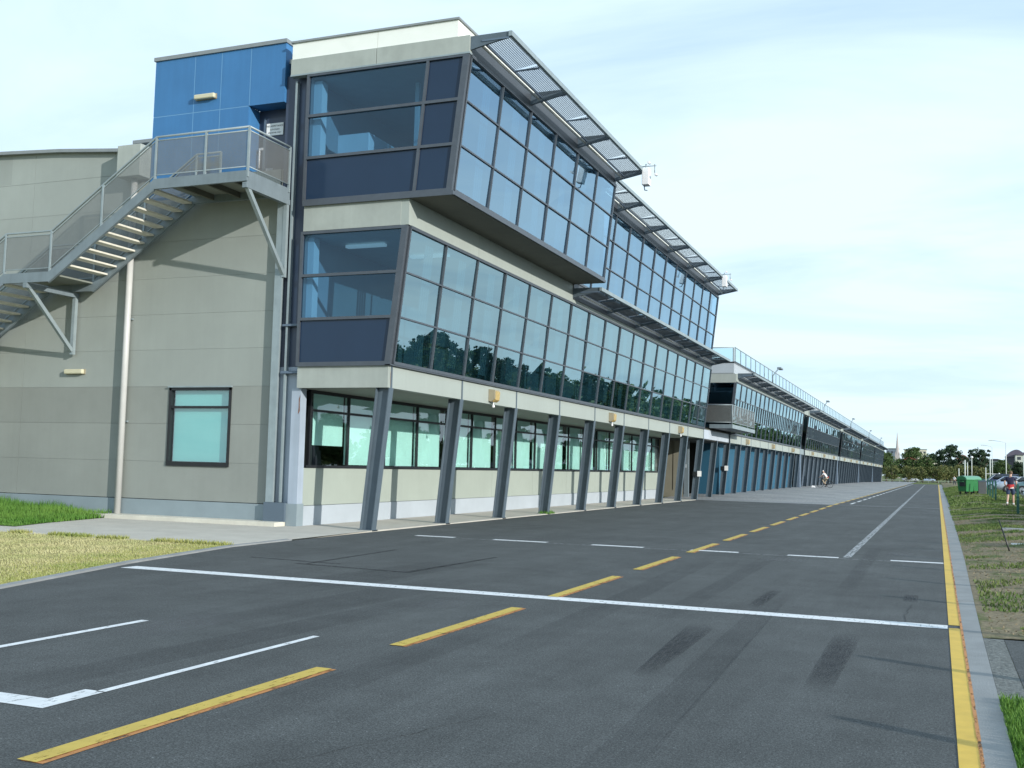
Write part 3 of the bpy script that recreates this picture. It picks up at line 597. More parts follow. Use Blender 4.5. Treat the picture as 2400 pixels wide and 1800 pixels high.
# left corner column and recess beside the end wall
W = 22.05
b = MB(); b.box(-14.62, -14.36, 21.95, 22.2, .0, 3.36); b.build('corner_column', 'steel_blue', A)
b = MB(); b.box(-15.25, -14.4, 22.12, 22.18, 3.9, 11.3); b.build('recess_panel', 'navy', A)
b = MB(); b.box(-15.25, -14.4, 22.12, 22.18, .5, 3.9); b.build('recess_panel', 'steel_blue', A)
b = MB(); b.box(-15.14, -15.10, 21.93, 22.12, .58, 8.0); b.box(-15.22, -15.01, 21.89, 21.93, .58, 8.0); b.box(-14.91, -14.86, 22.0, 22.12, .58, 11.1); b.build('steel_column', 'steel_lt', A)
b = MB(); b.box(-14.99, -14.42, 21.96, 22.12, 4.90, 4.95); b.box(-14.99, -14.42, 21.96, 22.12, 3.73, 3.79); b.build('steel_beam', 'steel_dk', A)
b = MB(); b.box(-15.245, -14.645, 21.86, 22.11, .12, .575); b.build('plinth', 'base_dk', A)
b = MB(); b.box(-14.645, -14.34, 21.93, 22.22, .0, .56); b.build('plinth', 'base_grey', A)
# grey end wall of the hall: panels with fine gaps, curved roof
def s1(x): return x*1.01345
def sz(z): return 1.6+(z-1.6)*1.01345
XR = -15.26
zj = [.53, 1.50, 2.47, 3.43, 4.39, 5.32, 6.27, 7.24, 8.20, 9.16, 10.09, 11.06]
def zroof(x): return interp(x, [-39, -35.1, -32.2, -29.3, -26.3, -24.8, -22.5, -20.2, -18.5], [9.1, 9.6, 9.9, 10.07, 10.09, 10.06, 9.94, 9.75, 9.52])
cols = [(-39, -34), (-34, -28.9), (-28.9, -23.44), (-23.44, -19.76), (-19.76, XR)]
bu, bl = MB(), MB(); winx0, winx1, winz0, winz1 = -18.39, -16.46, 1.435, 3.40
for c0, c1 in cols:
    for z0, z1 in zip(zj[:-1], zj[1:]):
        if z0 > 10.31: continue
        tgt = bl if z1 < 3.6 else bu
        g = .0035
        if c1 == XR and z1 <= 3.6 and z0 >= 1.4:   # window cut
            tgt.box(c0+g, winx0, W, W+.15, z0+g*.6, z1-g*.6); tgt.box(winx1, c1-g, W, W+.15, z0+g*.6, z1-g*.6)
            continue
        if c1 == XR and z1 > 8.3:
            if z0 < 9: tgt.box(c0+g, c1-g, W, W+.15, z0+g*.6, 8.9)
            continue
        if z1 > 9.2:
            n = 10
            for i in range(n):
                xa, xb = lerp(c0+g, c1-g, i/n), lerp(c0+g, c1-g, (i+1)/n)
                ta, tb = min(z1-.004, zroof(xa)), min(z1-.004, zroof(xb))
                if ta > z0+.01 and tb > z0+.01: tgt.prism([(xa, z0+.004), (xb, z0+.004), (xb, tb), (xa, ta)], 'y', W, W+.15)
        else: tgt.box(c0+g, c1-g, W, W+.15, z0+g*.6, z1-g*.6)
bl.box(winx0, winx1, W+.001, W+.15, 1.40, winz0); bu.box(winx0, winx1, W+.001, W+.15, winz1, 3.428)
bu.build('end_wall', 'panel', A); bl.build('end_wall', 'panel_low', A)
b = MB(); b.box(-39, XR, W+.155, W+.2, .3, 8.95); b.build('wall_backing', 'base_grey', A)
b = MB(); b.box(-39, XR, W-.03, W+.15, .0, .515); b.build('plinth', 'base_grey', A)
b = MB(); xs = [-39+i*.75 for i in range(29)]
for xa, xb in zip(xs[:-1], xs[1:]):
    if xb > -19.3: break
    for w_, z_ in ((.25, .05),): b.hexa([(xa, W-.14, zroof(xa)), (xb, W-.14, zroof(xb)), (xb, 58, zroof(xb)), (xa, 58, zroof(xa)), (xa, W-.14, zroof(xa)+.09), (xb, W-.14, zroof(xb)+.09), (xb, 58, zroof(xb)+.09), (xa, 58, zroof(xa)+.09)])
b.build('roof', 'cap', A)
b = MB(); b.box(-39, -38.85, W+.2, 57.8, 0, 9.05); b.box(-39, -14.6, 57.85, 58, 0, 9.05); b.build('side_wall', 'panel', A)
MB().box(-20.65, -14.66, 21.50, W-.03, .0, .12).build('concrete_step', 'concrete_w', A, bevel=.01)
# hall window
b = MB(); fw = .07; y0, y1 = W-.03, W+.12
b.box(winx0, winx0+fw, y0, y1, winz0, winz1); b.box(winx1-fw, winx1, y0, y1, winz0, winz1); b.box(winx0, winx1, y0-.01, y1, winz0-.04, winz0+fw); b.box(winx0, winx1, y0, y1, winz1-fw, winz1); b.box(winx0, winx1, y0+.02, y1, 2.87, 2.93)
wf = b.build('window_frame', 'black', A)
MB().box(winx0-.02, winx1+.02, W-.07, W, winz1, winz1+.035).build('flashing', 'steel_lt', wf)
b = MB(); b.poly([(winx0+fw, W+.045, winz0+fw), (winx1-fw, W+.045, winz0+fw), (winx1-fw, W+.045, 2.87), (winx0+fw, W+.045, 2.87)]); b.poly([(winx0+fw, W+.045, 2.93), (winx1-fw, W+.045, 2.93), (winx1-fw, W+.045, winz1-fw), (winx0+fw, W+.045, winz1-fw)]); b.build('window', 'glass_gr', A)
MB().box(winx0+.1, winx1-.09, W+.11, W+.115, winz0+.08, winz1-.06).build('blind', 'blind_teal', A)
# blue corner box
BX0, BX1, BT = -19.38, -15.255, 12.26
b = MB(); g = .011; ZH = 10.63; RX = -16.31
vj = [BX0, -18.07, -17.22, RX, BX1]
for a, c in zip(vj[:-1], vj[1:]):
    if c == BX1: b.box(a+g, c, W-.02, W+1.0, ZH, BT-.1); continue
    b.box(a+g, c-g, W-.02, W+.14, 8.36, ZH-g); b.box(a+g, c-g, W-.02, W+.18, ZH+g, BT-.1)
b.box(BX1-.25, BX1, W+1.0, W+2.0, ZH, BT-.1)
b.build('blue_wall', 'blue', A)
MB().box(RX-.02, RX+.0, W-.01, W+.45, 8.36, ZH-.01).build('blue_reveal', 'blue', A); MB().box(BX0, BX0+.02, W+.18, W+4, 8.36, BT-.1).build('blue_side', 'blue', A); MB().box(RX-.02, BX1-.01, W+.19, W+.44, ZH+.002, ZH+.03).build('blue_soffit', 'blue', A)
b = MB(); b.box(BX0+.02, RX-.03, W-.0185, W+.10, 8.38, BT-.11); b.box(RX-.03, BX1-.02, W-.0185, W+.1, ZH+.01, BT-.11); b.build('joint_backing', 'bluejoint', A)
b = MB(); b.box(BX0-.03, BX1+.03, W-.06, W+4, BT-.1, BT); b.build('parapet_cap', 'cap', A)
b = MB(); b.box(-19.8, BX0-.005, W+.16, W+4, 8.9, 9.5); b.build('side_wall', 'panel', A)
b = MB(); b.box(RX, BX1-.01, W+.45, W+.6, 8.05, 10.75); b.build('door_surround', 'navy', A)
d = MB(); d.box(-16.06, -15.29, W+.40, W+.445, 8.38, 10.40); dr = d.build('door', 'navy', A)
MB().box(-16.12, -16.065, W+.38, W+.46, 8.38, 10.40).build('door_frame', 'steel_dk', A)
MB().box(-16.02, -15.80, W+.390, W+.398, 8.58, 9.08).build('glass_panel', 'base', dr)
MB().tube([(-16.20, W+.35, 9.09), (-16.20, W+.35, 9.58)], .02).box(-16.22, -16.10, W+.34, W+.37, 9.56, 9.62).build('handle', 'whiteplastic', A)

# door notice with its words
sg = thing('door_sign', (-15.78, W+.39, 10.1), 'white notice on the dark door at the top of the stairs', 'sign')
MB().box(-16.03, -15.52, W+.375, W+.39, 9.93, 10.25).build('sign_board', 'paper', sg)
def text(s, size, loc, parent, m='ink', rot=(R(90), 0, 0)):
    c = bpy.data.curves.new('lettering', 'FONT'); c.body = s; c.size = size; c.align_x = 'CENTER'; c.extrude = .001
    o = bpy.data.objects.new('lettering', c); COL.objects.link(o); c.materials.append(M[m]); o.parent = parent
    o.rotation_euler = rot; bpy.context.view_layer.update(); me = bpy.data.meshes.new_from_object(o); bpy.data.objects.remove(o)
    o = bpy.data.objects.new('lettering', me); COL.objects.link(o); o.parent = parent; o.location = Vector(loc)-BASE[parent.name]; o.rotation_euler = rot; return o
text('NO ADMITTANCE', .060, (-15.775, W+.372, 10.155), sg); text('AUTHORISED', .048, (-15.775, W+.372, 10.07), sg); text('PERSONNEL ONLY', .048, (-15.775, W+.372, 9.985), sg)

# sun canopies
def canopy(parent, xr, z0, y0, y1, step=4.0, dense=False):
    br = []; n = int(round((y1-y0)/step))
    for k in range(n+1):
        y = y0+k*step+(.03 if k == 0 else (-.03 if k == n else 0))
        P = [(xr, z0), (xr+.22, z0+.05), (xr+1.06, z0+.21), (xr+1.0, z0+.33), (xr+.02, z0+.33)]
        MB().prism(P, 'y', y-.03, y+.03).build('canopy_bracket', 'poststeel', parent)
    b = MB(); b.box(xr+.98, xr+1.065, y0-.03, y1+.03, z0+.205, z0+.325); b.build('canopy_edge_beam', 'steel_lt', parent)
    b = MB()
    for k in range(n):
        ya, yb = y0+k*step, y0+(k+1)*step
        b.tube([(xr+.27, ya+.10, z0+.10), (xr+.27, yb-.12, z0+.10)], .032, 8)
    b.build('canopy_tube', 'tube', parent)
    b = MB(); f = MB()
    for k in range(n*2):
        ya, yb = y0+k*step/2+.05, y0+(k+1)*step/2-.05
        p = [(xr+.33, ya, z0+.185), (xr+.985, ya, z0+.285), (xr+.985, yb, z0+.285), (xr+.33, yb, z0+.185)]
        b.poly(p, [(q[0]-xr, q[1]-y0) for q in p])
        f.box(xr+.30, xr+.985, ya-.065, ya-.03, z0+.16, z0+.20); 
    f.box(xr+.29, xr+.33, y0, y1, z0+.155, z0+.20)
    b.build('canopy_mesh', 'perf_dense' if z0 < 9 else 'perf', parent); f.build('canopy_rail', 'steel_dk', parent)
MB().box(-11.52, -11.495, 34.02, 58, 7.34, 7.90).build('painted_shade', 'painted_shade', A)  # dark strip over the beige fascia, painting the shade under the canopy
canopy(A, -10.08, 11.26, 22-.1, 34); canopy(A, -11.18, 11.26, 34, 58); canopy(A, -11.55, 7.37, 34, 58)

# ---------------------------------------------------------------- garages building B
B = thing('pit_garages', (-14, 66, .15), 'very long two-storey glass-fronted pit garage building running into the distance', 'building')
blocks = [(66, 102), (106, 142), (146, 182), (186, 222), (226, 262)]
for bi, (y0, y1) in enumerate(blocks):
    curtain(B, LOW, y0, y1, [3.95, 5.04, 6.11, 7.12], half_rows=(1,) if bi < 2 else ())
    canopy(B, -11.55, 7.37, y0+.3, y1)
    b = MB(); n = int((y1-y0)/4)
    for k in range(n): b.box(-12.1, -11.92, y0+4*k+.01, y0+4*k+3.99, 3.36, 3.87)
    b.build('fascia', 'fascia', B)
    MB().box(-12.0, -11.84, y0, y1, 3.875, 3.905).build('sill', 'mullion', B)
    MB().box(-14.4, -11.53, y0, y1, 7.16, 7.64).build('fascia', 'fascia', B)
    MB().box(-11.52, -11.495, y0+.35, y1, 7.34, 7.63).build('painted_shade', 'painted_shade', B)  # same painted canopy shade, laid over this block's fascia
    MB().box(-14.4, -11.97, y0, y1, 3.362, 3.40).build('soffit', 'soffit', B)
    MB().box(-17, -12.0, y0+.02, y1-.02, 3.9, 3.94).build('floor', 'carpet', B)
    MB().box(-17, -11.7, y0+.02, y1-.02, 7.08, 7.15).build('ceiling', 'ceil', B)
    for k in range(n+(1)):
        yy = y0+4*k; zb = HA(-12.4, yy); px = lambda z: lerp(-12.41, -12.10, z/3.36); b = MB()
        b.beam((px(zb)-.155, yy, zb), (px(3.36)-.155, yy, 3.36), .2, .022); b.beam((px(zb)+.155, yy, zb), (px(3.36)+.18, yy, 3.36), .2, .022); b.beam((px(zb), yy, zb), (px(3.36), yy, 3.36), .014, .30)
        b.box(-11.94, -11.905, yy-.035, yy+.035, 3.34, 3.88); b.build('post', 'poststeel', B)
    # garage doors just behind the posts
    for k in range(n):
        ya, yb = y0+4*k+.02, y0+4*k+3.98; d = MB(); m_ = 'bluewall' if bi == 0 else 'shutter'
        if bi == 0: d.hexa([(-12.95, ya, 0), (-12.88, ya, 0), (-12.66, yb, 0), (-12.95, yb, 0), (-12.95, ya, 3.36), (-12.88, ya, 3.36), (-12.66, yb, 3.36), (-12.95, yb, 3.36)])
        else:
            d.box(-12.95, -12.72, ya, yb, 0, 3.36)
            for q in range(4): d.box(-12.72, -12.70, ya+q*.98+.1, ya+q*.98+.16, 0, 3.3)
        d.build('garage_door', m_, B)
    # dark recess after each block
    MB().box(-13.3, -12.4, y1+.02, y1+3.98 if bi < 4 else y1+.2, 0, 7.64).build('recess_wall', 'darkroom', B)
    if bi < 4:
        MB().box(-12.4, -11.98, y1+.3, y1+1.5, 0, 7.6).build('pier', 'steel_dk', B); MB().box(-12.2, -11.93, y1, y1+3.2, 3.36, 3.86).build('fascia', 'steel_lt', B)
        MB().box(-12.38, -11.60, y1+.02, y1+3.98, 7.16, 7.62).build('fascia', 'fascia', B)
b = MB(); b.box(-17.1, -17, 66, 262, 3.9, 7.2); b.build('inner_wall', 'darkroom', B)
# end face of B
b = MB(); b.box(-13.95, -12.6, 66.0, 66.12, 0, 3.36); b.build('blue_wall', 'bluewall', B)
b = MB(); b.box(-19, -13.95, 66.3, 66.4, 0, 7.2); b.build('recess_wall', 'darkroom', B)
b = MB(); b.box(-16, -11.56, 65.9, 66.0, 7.10, 7.64); b.build('fascia', 'fascia_end', B)
b = MB(); b.poly([(-16, 65.96, 4.0), (-11.9, 65.96, 4.0), (-11.62, 65.96, 7.1), (-16, 65.96, 7.1)]); b.build('window', 'glass_end', B)
b = MB(); b.box(-16, -11.6, 65.91, 65.95, 5.70, 5.78); b.box(-16, -11.6, 65.91, 65.95, 3.9, 3.98); b.beam((-11.93, 65.93, 3.9), (-11.60, 65.93, 7.1), .1, .16); b.build('window_frame', 'mullion', B)
b = MB(); b.box(-18, -12, 66.05, 68.5, 7.0, 7.05); b.box(-14.2, -13.4, 67.2, 67.32, 6.5, 6.58); b.build('ceiling', 'darkroom', B)
# roof parapet, terrace balustrade
MB().box(-24, -11.75, 66, 262, 7.64, 7.72).build('roof', 'cap', B)
b = MB(); b.box(-11.85, -11.72, 66.05, 262, 7.70, 8.36); b.box(-16, -11.85, 66.05, 66.2, 7.70, 8.36); b.build('parapet', 'base', B)
b = MB(); b.box(-11.70, -11.60, 66.0, 262, 8.36, 8.42); b.box(-16, -11.70, 66.0, 66.1, 8.36, 8.42); b.build('parapet_cap', 'black', B)
b = MB(); k = 0; y = 66.05
while y <= 262.2:
    wd = .09 if k % 2 == 0 else .045
    b.box(-11.69, -11.69+.06, y-wd/2, y+wd/2, 8.42, 9.30); y += 2; k += 1
b.tube([(-11.66, 66, 9.31), (-11.66, 262, 9.31)], .03, 8); b.tube([(-11.78, 66.05, 9.31), (-13.9, 66.05, 9.31)], .03, 8); b.box(-11.80, -11.74, 66.02, 66.08, 8.42, 9.3)
b.tube([(-13.3, 66.05, 8.42), (-13.3, 66.05, 9.62), (-13.55, 66.05, 9.62)], .02, 6); b.build('balustrade_rail', 'steel_lt', B)
b = MB()
for s_ in range(5): b.poly([(-11.65, 66.1+39.2*s_, 8.44), (-11.65, 66.1+39.2*(s_+1)-.06, 8.44), (-11.65, 66.1+39.2*(s_+1)-.06, 9.27), (-11.65, 66.1+39.2*s_, 9.27)])
b.poly([(-16, 66.05, 8.44), (-11.8, 66.05, 8.44), (-11.8, 66.05, 9.27), (-16, 66.05, 9.27)])
b.build('balustrade_glass', 'glass_rail', B)
b = MB(); b.box(-40, -39.8, 66, 262, 0, 7.6); b.box(-40, -12, 262, 262.2, 0, 7.6); b.build('rear_wall', 'panel', B)
b = MB(); b.box(-12.3, -12.05, 262.2, 262.45, 0, 3.9); b.build('post', 'white', B)
# linking gallery between the two buildings
G = thing('link_gallery', (-12, 62, 0), 'short link with mesh-sided balcony between the tall and the long building', 'gallery')
b = MB(); b.box(-14.4, -11.98, 58.02, 65.88, 3.37, 3.88); b.build('fascia', 'fascia_blue', G)
b = MB(); b.box(-17, -12.0, 58.0, 66, 3.90, 3.95); b.build('floor', 'soffit_dk', G)
b = MB(); b.box(-14.4, -10.75, 60.0, 67.8, 4.02, 4.08); b.build('balcony_floor', 'black', G)
b = MB(); b.box(-12.0, -10.75, 59.96, 60.04, 4.02, 4.24); b.build('balcony_beam', 'steel', G)
b = MB(); b.box(-10.77, -10.69, 59.96, 67.84, 4.02, 4.24); b.build('balcony_beam', 'steel_lt', G)
b = MB(); b.tube([(-12.4, 60, 5.34), (-10.73, 60, 5.34), (-10.73, 67.8, 5.34)], .025, 8); b.tube([(-12.4, 60, 4.36), (-10.73, 60, 4.36), (-10.73, 67.8, 4.36)], .02, 8)
for y in (60, 62.6, 65.2, 67.8): b.tube([(-10.73, y, 4.2), (-10.73, y, 5.34)], .022, 8)
b.build('balcony_rail', 'steel_lt', G)
b = MB()
for a, c in (((-12.4, 60.0), (-10.75, 60.0)), ((-10.73, 60.02), (-10.73, 67.78))):
    L = math.dist(a, c); b.poly([(*a, 4.38), (*c, 4.38), (*c, 5.31), (*a, 5.31)], [(0, 0), (L, 0), (L, .93), (0, .93)])
b.build('balcony_mesh', 'mesh', G)
b = MB(); b.box(-12.4, -12.05, 65.3, 65.8, 3.89, 4.02); b.build('pier', 'black', G)
b = MB(); b.box(-18, -14.3, 61.0, 61.12, .45, 3.9); b.box(-14.35, -13.72, 61.0, 61.12, .45, 3.36); b.build('beige_wall', 'beigewall', G)
b = MB(); b.box(-18, -13.72, 60.97, 61.12, .05, .45); b.build('plinth', 'beigewall', G)
b = MB(); b.box(-13.66, -13.40, 61.0, 61.2, .05, 3.36); b.build('steel_panel', 'steel', G)
b = MB(); b.box(-20, -19.9, 58, 66.3, 0, 7); b.box(-18, -13.4, 66.28, 66.3, 0, 3.4); b.box(-19, -12.0, 58.03, 58.06, 3.9, 7.1); b.build('back_wall', 'darkroom', G)
b = MB(); b.box(-14.4, -12.0, 58, 65.95, 3.30, 3.362); b.build('soffit', 'darkroom', G)
# post for the gallery is a post of its own
b = MB(); zb = .06; px = lambda z: lerp(-12.41, -12.10, z/3.36)
b.beam((px(zb)-.155, 62, zb), (px(3.36)-.155, 62, 3.36), .2, .022); b.beam((px(zb)+.155, 62, zb), (px(3.36)+.18, 62, 3.36), .2, .022); b.beam((px(zb), 62, zb), (px(3.36), 62, 3.36), .014, .30)
b.build('post', 'poststeel', G)
MB().box(-13.7, -13.5, 61.0-.01, 61.0, 1.75, 1.95).build('notice', 'base', G)

# ---------------------------------------------------------------- steel staircase on the end wall
S = thing('steel_staircase', (-18, 21.5, 0), 'grey steel outdoor staircase with mesh balustrade climbing the end wall to the blue door', 'staircase')
YO, YI = 20.25, 21.76
LX0, LX1, LZ = -17.66, -14.95, 8.35
MXa, MXb, MZ = -20.85, -22.39, 6.22
k = .6667
def flight(x_top, z_top, n, name=None):
    for i in range(n):
        x = x_top-.293*i-.02; z = z_top-.1936*(i+1)
        MB().box(x-.31, x-.02, YO+.05, YI-.05, z-.05, z).build('tread', 'tread', S, bevel=.008)
flight(LX0, LZ-.0, 10); flight(MXb, MZ, 30)
BX_, BZ_ = MXb-9.32, 0.0
def stringer(y, m, full=True):
    b = MB(); D = .25; w = .07
    pts = [(LX1, LZ), (LX0, LZ), (MXa, MZ), (MXb, MZ), (BX_, MZ-.6667*(MXb-BX_))]
    for (xa, za), (xb, zb) in zip(pts[:-1], pts[1:]):
        dz = D if za == zb else D*1.1
        b.hexa([(xa, y-w/2, za-dz), (xb, y-w/2, zb-dz), (xb, y+w/2, zb-dz), (xa, y+w/2, za-dz), (xa, y-w/2, za), (xb, y-w/2, zb), (xb, y+w/2, zb), (xa, y+w/2, za)])
    b.build('stringer', m, S)
stringer(YO, 'steel'); stringer(YI, 'steel')
b = MB(); b.box(LX1-.068, LX1+.003, YO+.0365, W-.05, LZ-.28, LZ+.002); b.build('landing_beam', 'steel', S)
MB().box(LX0, LX1-.07, YO+.035, W-.06, LZ-.06, LZ-.01).build('landing', 'soffit', S); MB().box(MXb, MXa, YO+.035, YI+.2, MZ-.06, MZ-.01).build('landing', 'soffit', S)
b = MB()
for x in (LX0+.6, LX0+1.4, LX0+2.2): b.box(x-.03, x+.03, YO+.04, W-.06, LZ-.2, LZ-.06)
b.build('landing_joist', 'soffit_dk', S)
# brackets
for (x, z, zf) in ((LX1-.04, LZ-.28, 6.11), (-21.61, MZ-.25, 4.30)):
    yf = W-.12
    MB().beam((x, YO-.02, z), (x+.0, yf-.04, zf+.1), .09, .10, (1, 0, 0)).build('brace', 'steel_lt', S)
    MB().box(x-.05, x+.05, yf-.05, yf+.05, zf, z).build('bracket_post', 'steel_lt', S)
    MB().box(x-.062, x+.06, YO-.05, W-.05, z-.13, z-.004).build('bracket_beam', 'steel', S)
# outer balustrade
def rail(y, segs, posts, name='handrail', mesh=True):
    b = MB(); H = 1.05
    b.tube([(x, y, z+H) for x, z in segs], .028, 8)
    b.tube([(x, y, z+H-.09) for x, z in segs], .016, 6); b.tube([(x, y, z+.10) for x, z in segs], .016, 6)
    b.build('handrail', 'steel_lt', S)
    for x, z in posts: MB().box(x-.025, x+.025, y-.025, y+.025, z-.15, z+H).build('rail_post', 'steel_lt', S)
    if mesh:
        m_ = MB(); u = 0
        for (xa, za), (xb, zb) in zip(segs[:-1], segs[1:]):
            L = abs(xb-xa)
            m_.poly([(xa, y, za+.11), (xb, y, zb+.11), (xb, y, zb+H-.10), (xa, y, za+H-.10)], [(0, 0), (L, 0), (L, .87), (0, .87)])
        m_.build('mesh_panel', 'mesh', S)
segs = [(LX1, LZ), (LX0, LZ), (MXa, MZ), (MXb, MZ), (BX_, 0.1)]
posts = [(LX1, LZ), (LX1-.03-1.20, LZ), (LX0, LZ), (lerp(LX0, MXa, .5), lerp(LZ, MZ, .5)), (MXa, MZ), (MXb, MZ)]+[(MXb-1.6*i, MZ-1.6*i*.6667) for i in range(1, 6)]
rail(YO, segs, posts)
ysegs = [(LX0+.75, LZ), (LX0, LZ), (MXa, MZ), (MXb, MZ), (BX_, 0.1)]
rail(YI, ysegs, [(LX0+.75, LZ), (LX0, LZ), (lerp(LX0, MXa, .5), lerp(LZ, MZ, .5)), (MXa, MZ), (MXb, MZ)], mesh=True)
b = MB(); H = 1.05
b.tube([(LX1, YO, LZ+H), (LX1, W-.1, LZ+H)], .028, 8); b.tube([(LX1, YO, LZ+H-.09), (LX1, W-.1, LZ+H-.09)], .016, 6); b.tube([(LX1, YO, LZ+.1), (LX1, W-.1, LZ+.1)], .016, 6)
b.build('handrail', 'steel_lt', S); MB().box(LX1-.025, LX1+.025, W-.14, W-.09, LZ-.1, LZ+H).build('rail_post', 'steel_lt', S)
MB().poly([(LX1, YO, LZ+.11), (LX1, W-.12, LZ+.11), (LX1, W-.12, LZ+H-.10), (LX1, YO, LZ+H-.10)], [(0, 0), (1.7, 0), (1.7, .87), (0, .87)]).build('mesh_panel', 'mesh', S)

# downpipe
P = thing('downpipe', (-19.79, W-.12, .1), 'pale downpipe with square rainwater head on the grey end wall', 'pipe')
MB().tube([(-19.79, W-.13, .12), (-19.79, W-.13, 9.0)], .082, 16).build('pipe', 'pipe', P)
MB().box(-20.16, -19.385, W-.42, W-.005, 8.97, 9.82).build('rainwater_head', 'fascia_end', P, bevel=.015)
for z in (2.5, 5.2, 7.6): MB().box(-19.89, -19.69, W-.05, W-.004, z, z+.04).build('pipe_clip', 'steel_lt', P)
# wall lights
for (x, z, y, lab) in ((-21.56, 3.845, W, 'cream strip light on the grey end wall, left of the downpipe'), (-17.66, 11.0, W-.02, 'cream strip light on the blue corner box')):
    t = thing('wall_light', (x, y-.1, z), lab, 'light', 'cream strip wall lights')
    MB().box(x-.32, x+.32, y-.13, y-.02, z-.065, z+.065).build('diffuser', 'creamlight', t, bevel=.03)
    MB().box(x-.33, x+.33, y-.022, y-.002, z-.07, z+.07).build('back_plate', 'flood', t)
# amber floodlights along the fascia
proto = None
def flood_light(y, lab):
    t = thing('floodlight', (-11.9, y, 3.6), lab, 'floodlight', 'amber floodlights along the fascia')
    MB().prism([(-11.915, 3.78), (-11.915, 3.44), (-11.84, 3.42), (-11.72, 3.50), (-11.72, 3.76)], 'y', y-.17, y+.13).build('case', 'flood', t)
    MB().prism([(-11.80, 3.41), (-11.715, 3.47), (-11.70, 3.70), (-11.718, 3.73), (-11.80, 3.69)], 'y', y-.12, y+.175).build('lens', 'yellow_glass', t)
    return t
names = {28: 'amber floodlight on the near fascia, closest to the camera', 40: 'amber floodlight on the near fascia, second from the camera', 52: 'amber floodlight on the near fascia above the beige recess'}
fl0 = flood_light(28, names[28])
for y in (28, 40, 52):
    if y > 28: copy_tree(fl0, (-11.9, y, 3.6), label=names[y])
    b = MB(); b.lathe([(.0, 3.25), (.035, 3.26), (.045, 3.29), (.03, 3.33), (.016, 3.34), (.016, 3.45)], -11.83, y, 10)
    tag(b.build('sensor_lamp', 'whiteplastic', None, base=(-11.83, y, 3.30)), 'small white sensor lamp hanging under the fascia below the %s amber floodlight' % {28: 'nearest', 40: 'second', 52: 'third'}[y], 'lamp', 'sensor lamps under the fascia')
i = 0
ords = ['first', 'second', 'third']
for bi, (y0, y1) in enumerate(blocks):
    for j in range(3):
        copy_tree(fl0, (-11.9, y0+6+12*j, 3.6), label='%s amber floodlight on fascia block %s of the long garage building' % (ords[j], ['one', 'two', 'three', 'four', 'five'][bi]))
# roof lamps on the canopy edge of B
def canopy_lamp(y, lab):
    t = thing('roof_lamp', (-10.62, y, 7.68), lab, 'lamp', 'lamps on angled poles along the canopy edge')
    MB().tube([(-10.62, y, 7.6), (-10.62, y, 8.3), (-10.50, y+2.2, 9.05)], .045, 8).build('pole', 'steel', t)
    MB().box(-10.62, -10.34, y+2.1, y+3.3, 9.0, 9.12).build('lamp_head', 'steel', t, bevel=.02)
    return t
cl0 = canopy_lamp(75, 'roof lamp on an angled pole at the canopy edge, nearest of the row')
for y, n_ in ((111, 'second'), (147, 'third'), (187, 'fourth'), (224, 'fifth')): copy_tree(cl0, (-10.62, y, 7.68), label='roof lamp on an angled pole at the canopy edge, %s of the row' % n_)
# white camera clusters at the canopy ends
def cluster(x, y, z, lab):
    t = thing('camera_cluster', (x, y, z), lab, 'camera', 'white equipment boxes on canopy tips')
    MB().box(x-.10, x+.14, y-.16, y+.16, z-.45, z+.12).build('box', 'whiteplastic', t, bevel=.02)
    b = MB(); b.tube([(x, y, z+.1), (x, y, z+.28)], .02, 6); b.tube([(x-.25, y, z+.2), (x+.35, y, z+.2)], .018, 6); b.tube([(x+.30, y, z-.1), (x+.3, y, z+.25)], .018, 6); b.build('bracket', 'steel_lt', t)
    for dx_, dz_ in ((-.22, .24), (.1, .30), (.34, -.12)): MB().tube([(x+dx_, y-.14, z+dz_), (x+dx_, y+.12, z+dz_+.03)], .045, 8).build('camera_body', 'whiteplastic', t)
    MB().tube([(x-.05, y, z-.45), (x-.03, y, z-.6), (x+.06, y, z-.62)], .02, 6).build('cable', 'steel_dk', t)
cluster(-8.95, 33.7, 11.45, 'white camera box at the far tip of the nearest roof canopy'); cluster(-10.08, 53.8, 11.45, 'white camera box near the far end of the second roof canopy')
# notices on posts
for (y, z) in ((58, 1.42), (66, 1.78)):
    t = thing('post_notice', (-12.2, y-.12, z), 'white notice with black box on the post by the %s' % ('open recess under the balcony' if y == 58 else 'start of the blue garage doors'), 'notice', 'white notices on posts')
    MB().box(-12.22, -12.0, y-.14, y-.115, z-.14, z+.16).build('notice', 'paper', t); MB().box(-12.46, -12.27, y-.2, y-.12, z-.14, z+.12).build('black_box', 'black', t)

# ---------------------------------------------------------------- grass (uncountable blades, one object each)
def blades(name, m, n, area, hmin, hmax, H, wd=.012, accept=None, seed=1, lean=.5):
    rg = np.random.RandomState(seed); P = []
    while len(P) < n:
        x, y = rg.uniform(area[0], area[1]), rg.uniform(area[2], area[3])
        if accept is None or accept(x, y): P.append((x, y))
    P = np.array(P); V = np.zeros((n*3, 3)); a = rg.uniform(0, 6.283, n); h = rg.uniform(hmin, hmax, n)
    z = np.array([H(x, y) for x, y in P]); dxy = np.stack([np.cos(a), np.sin(a)], 1)*wd
    if callable(wd): pass
    V[0::3, :2] = P-dxy; V[1::3, :2] = P+dxy; V[2::3, :2] = P+rg.uniform(-lean, lean, (n, 2))*h[:, None]
    V[0::3, 2] = z; V[1::3, 2] = z; V[2::3, 2] = z+h
    me = bpy.data.meshes.new(name); me.from_pydata(V.tolist(), [], [(3*i, 3*i+1, 3*i+2) for i in range(n)]); me.materials.append(M[m]); me.update()
    o = bpy.data.objects.new(name, me); COL.objects.link(o); return o
def mound(x, y): return .03+.12*interp(x, [-30, -23, -19.2], [1, .7, 0])*interp(y, [17.4, 20, 22], [0, 1, 1])
